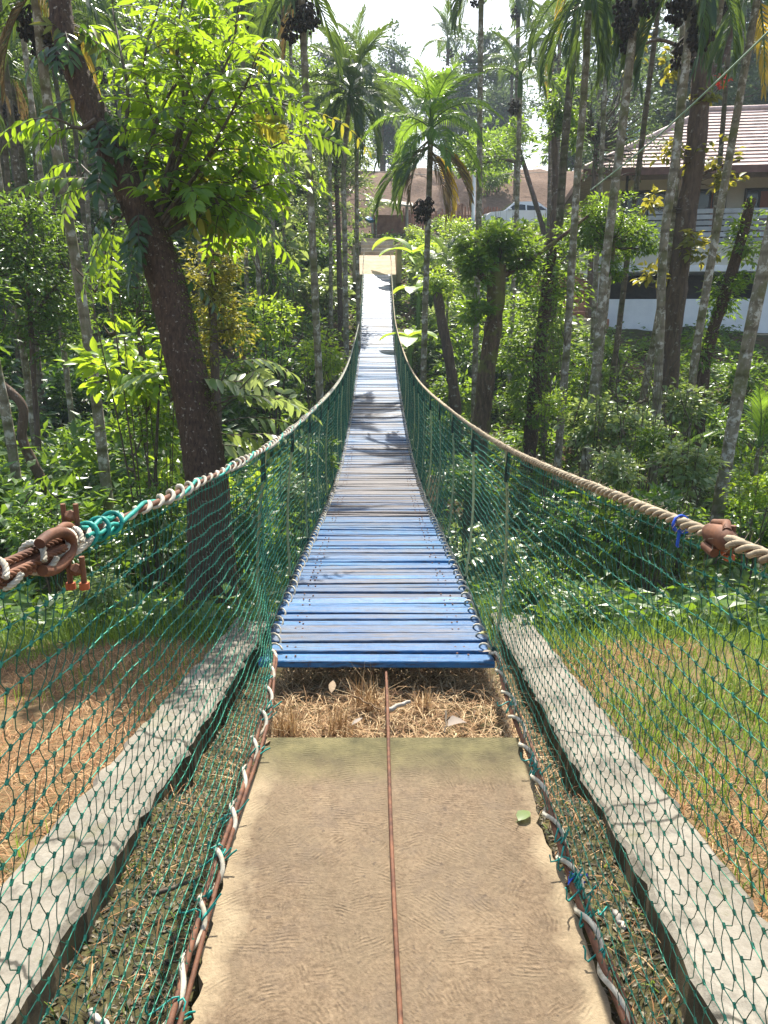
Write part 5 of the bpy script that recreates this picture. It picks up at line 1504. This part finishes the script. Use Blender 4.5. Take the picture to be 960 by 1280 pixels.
E = lambda x, y_: [x, y_, Z3]
course(E(ex0, ey0), E(ex1, ey0), [ex0 + rdx, ry_, rz_], [ex1, ry_, rz_])
course(E(ex0, ey1), E(ex0, ey0), [ex0 + rdx, ry_, rz_], [ex0 + rdx, ry_, rz_])
course(E(ex1, ey1), E(ex0, ey1), [ex1, ry_, rz_], [ex0 + rdx, ry_, rz_])
b.add([E(ex0, ey0), E(ex1, ey0), E(ex1, ey1), E(ex0, ey1)], [[0, 3, 2, 1]], 0, .2)
rf = b.build('roof', M['tile'], house)
b = MB()
hbox(b, ex0 - .03, ex1, ey0 - .035, ey0 + .02, Z3 - .2, Z3 + .03, 0, .5); hbox(b, ex0 - .035, ex0 + .02, ey0 + .023, ey1, Z3 - .2, Z3 + .03, 0, .5)
b.build('fascia', M['fascia'], rf)
b = MB(); b.tube([[ex0, ey0, Z3 + .06], [ex0 + rdx, ry_, rz_ + .06], [ex1, ry_, rz_ + .06]], .1, 8, 0, .3); b.build('ridge_tiles', M['tile'], rf)

# stone steps and stacked bricks at the house corner
st = px(722, 400, 27.5); st[2] = gz(st[0], st[1])
stairs = thing('stone_steps', 'reddish laterite steps climbing at the left corner of the white house', 'steps', st)
for q in range(7):
    b = MB(); b.box((.2 - q * .08, .3 + q * .33, .1 + q * .27), (1.9, .36, .5), 0, R.random(), np.array(Matrix.Rotation(R.gauss(0, .03), 3, 'Z')), .03); b.build('step', M['laterite'], stairs)
for q, (dx, dy, dz, lab) in enumerate(((.5, -1.0, .25, 'squared tan stone block at the foot of the laterite steps'), (1.15, -.9, .2, 'smaller reddish stone block beside the white house corner'))):
    b = MB(); b.box((0, 0, 0), (.9 - .3 * q, .5, .55 - .1 * q), 0, .5, None, .05); o = b.build('stone_block', M['laterite' if q else 'tan_concrete']); o.location = (st[0] + dx - .7, st[1] + dy, gz(st[0] + dx - .7, st[1] + dy) + dz); tag(o, lab, 'stone block')

# ------------------------------------------------------------------ car behind the shrubs
cpz = px(648, 282, 43.5); cpz[2] = gz(cpz[0], 43.5)
cpz[2] = max(cpz[2], px(648, 290, 43.5)[2])
car = thing('parked_car', 'white parked car half hidden behind the shrubs below the bank', 'car', cpz, rz=rad(8))
prof_ = [(-2.0, .35), (-2.02, .7), (-1.75, .88), (-1.05, .95), (-.45, 1.42), (.75, 1.46), (1.45, 1.0), (1.95, .92), (2.03, .55), (1.98, .3)]
hw = .82


def prism(b, pr, y0, y1, mat=0, rnd=.5, tuck=None):
    n = len(pr)
    yy = [(hw - (.16 if z_ > 1.05 else .03)) if tuck else 1.0 for _, z_ in pr]
    A = [[x, (y0 if not tuck else -yy[i_]), z_] for i_, (x, z_) in enumerate(pr)]; B = [[x, (y1 if not tuck else yy[i_]), z_] for i_, (x, z_) in enumerate(pr)]
    b.add(A + B, [[i_, (i_ + 1) % n, n + (i_ + 1) % n, n + i_] for i_ in range(n)], mat, rnd)
    b.add(A, [list(range(n))[::-1]], mat, rnd); b.add(B, [list(range(n))], mat, rnd)


b = MB(); prism(b, prof_, 0, 0, tuck=True); b.build('body', M['car_paint'], car)
for sg in (-1, 1):
    for pts in ([(-.85, 1.0), (-.4, 1.36), (.1, 1.38), (.1, 1.0)], [(.18, 1.0), (.18, 1.38), (.7, 1.38), (1.25, 1.02)]):
        b = MB(); V = [[x, sg * (hw - (.03 if z_ < 1.05 else .16) + .008), z_] for x, z_ in pts]
        V2 = [[x, y_ - sg * .02, z_] for x, y_, z_ in V]
        b.add(V + V2, [[0, 1, 2, 3], [4, 5, 6, 7], [0, 1, 5, 4], [1, 2, 6, 5], [2, 3, 7, 6], [3, 0, 4, 7]], 0, .5); b.build('side_window', M['glass'], car)
    for wx in (-1.3, 1.3):
        b = MB(); b.tube([[wx, sg * (hw - .2), .32], [wx, sg * (hw + .01), .32]], .31, 20, 0, .5); w_ = b.build('wheel', M['tyre'], car)
        b = MB(); b.tube([[wx, sg * (hw - .1), .32], [wx, sg * (hw + .02), .32]], .19, 16, 0, .5); b.build('rim', M['board_paint'], w_)
    b = MB(); b.box((-1.98, sg * .55, .72), (.1, .3, .14), 0, .5, None, .02); b.build('headlight', M['lamp'], car)
    b = MB(); b.box((-.75, sg * (hw + .06), 1.02), (.12, .14, .1), 0, .5, None, .02); b.build('side_mirror', M['car_paint'], car)
for pts in ([(-.98, .99), (-.50, 1.385)], [(1.40, 1.03), (.82, 1.43)]):
    b = MB(); (x0, z0), (x1, z1) = pts; off = -.02 if x0 < 0 else .02
    V = [[x0 + off, -.66, z0 + .015], [x0 + off, .66, z0 + .015], [x1 + off, .56, z1 + .015], [x1 + off, -.56, z1 + .015]]
    V2 = [[x + (.04 if x0 < 0 else -.04), y_, z_ - .03] for x, y_, z_ in V]
    b.add(V + V2, [[0, 1, 2, 3], [4, 5, 6, 7], [0, 1, 5, 4], [1, 2, 6, 5], [2, 3, 7, 6], [3, 0, 4, 7]], 0, .5); b.build('windscreen' if x0 < 0 else 'rear_window', M['glass'], car)

# shelter by the far steps, tarp, pole, sheds, wires
sp = px(487, 272, 43); gsh = gz(sp[0], 43); sh_z = px(487, 255, 43)[2] - gsh
shel = thing('shelter', 'small open shelter with pale sloping roof above the far steps', 'shelter', (sp[0], 43, gsh))
for (a, c_) in ((-.9, -.7), (.9, -.7), (-.9, .7), (.9, .7)):
    b = MB(); b.tube([[a, c_, -.2], [a, c_, sh_z + .02]], .06, 8, 0, .5); b.build('post', M['white_chip'], shel)
b = MB(); b.box((0, 0, sh_z + .1), (2.5, 2.2, .08), 0, .5, np.array(Matrix.Rotation(.2, 3, 'X') @ Matrix.Rotation(.12, 3, 'Y')), .01); b.build('roof', M['white_chip'], shel)
b = MB(); b.box((0, .75, sh_z * .35), (1.7, .12, sh_z * .7), 0, .5, None, .01); b.build('back_wall', M['laterite'], shel)
p_ = px(456, 273, 39.5); g = gz(p_[0], 39.5)
tp = thing('tarpaulin', 'crumpled blue tarpaulin sheet on sticks left of the far steps', 'tarpaulin', (p_[0], 39.5, g))
b = MB(); xs = np.linspace(-.55, .55, 9); A, B = np.meshgrid(xs, xs); Zt = p_[2] - g + .12 * np.sin(A * 7) * np.cos(B * 6) - .5 * A * A
i_ = np.arange(8)[:, None] * 9 + np.arange(8)[None]; VV = np.stack([A, B, Zt], -1).reshape(-1, 3)
fc = np.stack([i_, i_ + 1, i_ + 10, i_ + 9], -1).reshape(-1, 4)
b.add(VV, fc, 0, .5, True); b.add(VV - [0, 0, .01], fc[:, ::-1], 0, .5, True); b.build('sheet', M['blue_tarp'], tp)
for a, c_ in ((-.5, -.5), (.5, -.5), (-.5, .5), (.5, .5)):
    b = MB(); b.tube([[a, c_, -.1], [a, c_, p_[2] - g - .1]], .025, 6, 0, .5); b.build('stick', M['twig'], tp)
p_ = px(591, 290, 44); top = px(593, 215, 44)
b = MB(); b.tube([[p_[0], 44, gz(p_[0], 44) - .2], [(p_[0] + top[0]) / 2, 44, (p_[2] + top[2]) / 2], top], [.11, .1, .085], 12, 0, .5)
tag(b.build('white_pole', M['white_paint']), 'plain white pole standing between the green palm and the tall trunk', 'pole')
for (x, y_, Y, w_, h_, mat, nm, lab) in ((830, 178, 62, 4.5, 3.2, 'blue_roof', 'shed', 'pale blue roofed shed far behind the house ridge'), (314, 236, 48, 6, 3.0, 'tile', 'hut', 'brown tiled hut seen between thin trunks on the left slope')):
    p_ = px(x, y_, Y); g = gz(p_[0], Y); hz = max(2.4, p_[2] - g)
    t = thing(nm, lab, 'building', (p_[0], Y, g))
    b = MB(); hbox(b, -w_ / 2, w_ / 2, 0, 4, -.5, hz, 0, .5); b.build('wall', M['cream_paint' if mat == 'tile' else 'board_paint'], t)
    b = MB(); e_ = .5
    V = [[-w_/2 - e_, -e_, hz - .2], [w_/2 + e_, -e_, hz - .2], [w_/2 + e_, 2, hz + 1.3], [-w_/2 - e_, 2, hz + 1.3], [w_/2 + e_, 4 + e_, hz - .2], [-w_/2 - e_, 4 + e_, hz - .2]]
    V += [[x_, y2, z_ + .12] for x_, y2, z_ in V]
    b.add(V, [[0, 1, 2, 3], [3, 2, 4, 5], [6, 7, 8, 9], [9, 8, 10, 11], [0, 1, 7, 6], [5, 4, 10, 11], [0, 3, 9, 6], [3, 5, 11, 9], [1, 2, 8, 7], [2, 4, 10, 8]], 0, .5); b.build('roof', M[mat], t)
    b = MB(); hbox(b, -.5, .4, -.04, -.003, hz - 1.9, hz - .7, 0, .5); b.build('window', M['glass'], t)
b = MB(); A = px(985, 16, 8.0); B = px(738, 238, 13.8); t_ = np.linspace(0, 1, 24)[:, None]; Pw = A + (B - A) * t_; Pw[:, 2] -= np.sin(t_[:, 0] * PI) * .08
b.tube(Pw, .011, 6, 0, .5)
tag(b.build('guy_wire', M['green_wire']), 'taut pale green wire slanting from the upper right corner', 'wire')
for (x0, y0, x1, y1, Y, lab) in ((400, 188, 760, 186, 52, 'thin white wire running above the brown bank'), (380, 205, 700, 214, 50, 'sagging white wire along the brown bank edge')):
    b = MB(); A = px(x0, y0, Y); B = px(x1, y1, Y); t_ = np.linspace(0, 1, 30)[:, None]; Pw = A + (B - A) * t_; Pw[:, 2] -= np.sin(t_[:, 0] * PI) * .4
    b.tube(Pw, .022, 5, 0, .5); tag(b.build('overhead_wire', M['white_chip']), lab, 'wire')
# bamboo fence at the foot of the bank
b = MB()
A = px(500, 275, 46.6); B = px(640, 275, 46.6)
fn = thing('stake_fence', 'reddish brown stake fence at the foot of the bank', 'fence', (A[0], 46.6, gz(A[0], 46.6)))
for q in range(62):
    x_ = A[0] + (B[0] - A[0]) * q / 61; g = gz(x_, 46.6)
    b.tube([[x_, 46.6, g - .1], [x_ + R.gauss(0, .03), 46.6, g + R.uniform(1.15, 1.5)]], .045, 6, 0, R.random())
b.build('stakes', M['laterite'], fn, fn.location)
b = MB()
for hz in (.4, 1.0): b.tube([[A[0], 46.53, gz(A[0], 46.6) + hz], [B[0], 46.53, gz(B[0], 46.6) + hz]], .03, 6, 0, .4)
b.build('rail', M['laterite'], fn, fn.location)

# ------------------------------------------------------------------ haze
b = MB(); b.box((0, 180, 32), (900, 480, 76), 0, .5)
hz_ = b.build('haze', []); tag(hz_, 'thin sunlit haze in the valley air', 'haze', kind='stuff')
m = bpy.data.materials.new('haze air'); m.use_nodes = True; m.node_tree.nodes.clear()
vo = m.node_tree.nodes.new('ShaderNodeVolumePrincipled'); ou = m.node_tree.nodes.new('ShaderNodeOutputMaterial')
vo.inputs['Color'].default_value = (.72, .85, 1, 1); vo.inputs['Density'].default_value = .0009; vo.inputs['Anisotropy'].default_value = .1
m.node_tree.links.new(vo.outputs[0], ou.inputs['Volume']); hz_.data.materials.append(m)

# ------------------------------------------------------------------ light, camera, view
EL, AZ = rad(52), rad(2.5)          # sun ahead, in line with the bridge
w = bpy.data.worlds.new('World'); scene.world = w; w.use_nodes = True
nt = w.node_tree; bg = nt.nodes['Background']
sky = nt.nodes.new('ShaderNodeTexSky'); sky.sky_type = 'NISHITA'; sky.sun_disc = False
sky.sun_elevation = EL; sky.sun_rotation = AZ; sky.dust_density = 3.0; sky.air_density = 1.2
nt.links.new(sky.outputs[0], bg.inputs[0]); bg.inputs[1].default_value = .12
sd = bpy.data.lights.new('sun', 'SUN'); sd.energy = 5.0; sd.angle = rad(.5); sd.color = (1, .95, .86)
so = bpy.data.objects.new('sun', sd); COL.objects.link(so)
dv = Vector((math.sin(AZ) * math.cos(EL), math.cos(AZ) * math.cos(EL), math.sin(EL)))
so.rotation_euler = dv.to_track_quat('Z', 'Y').to_euler(); so.location = dv * 100
cd = bpy.data.cameras.new('camera'); co = bpy.data.objects.new('camera', cd); COL.objects.link(co)
co.location = (0, 0, CAMZ); co.rotation_euler = (rad(90) - PITCH, 0, 0)
cd.sensor_fit = 'VERTICAL'; cd.sensor_height = 36; cd.lens = F / 1280 * 36; cd.shift_x = 8.5 / 1280; cd.clip_end = 2000; cd.clip_start = .05
scene.camera = co
vs = scene.view_settings; vs.view_transform = 'Standard'; vs.look = 'None'; vs.exposure = 1.25; vs.gamma = 1
vs.use_curve_mapping = False
cy = scene.cycles
cy.max_bounces = 7; cy.diffuse_bounces = 3; cy.glossy_bounces = 2; cy.transmission_bounces = 4; cy.volume_bounces = 1; cy.transparent_max_bounces = 8
cy.use_denoising = True
cy.sample_clamp_indirect = 8
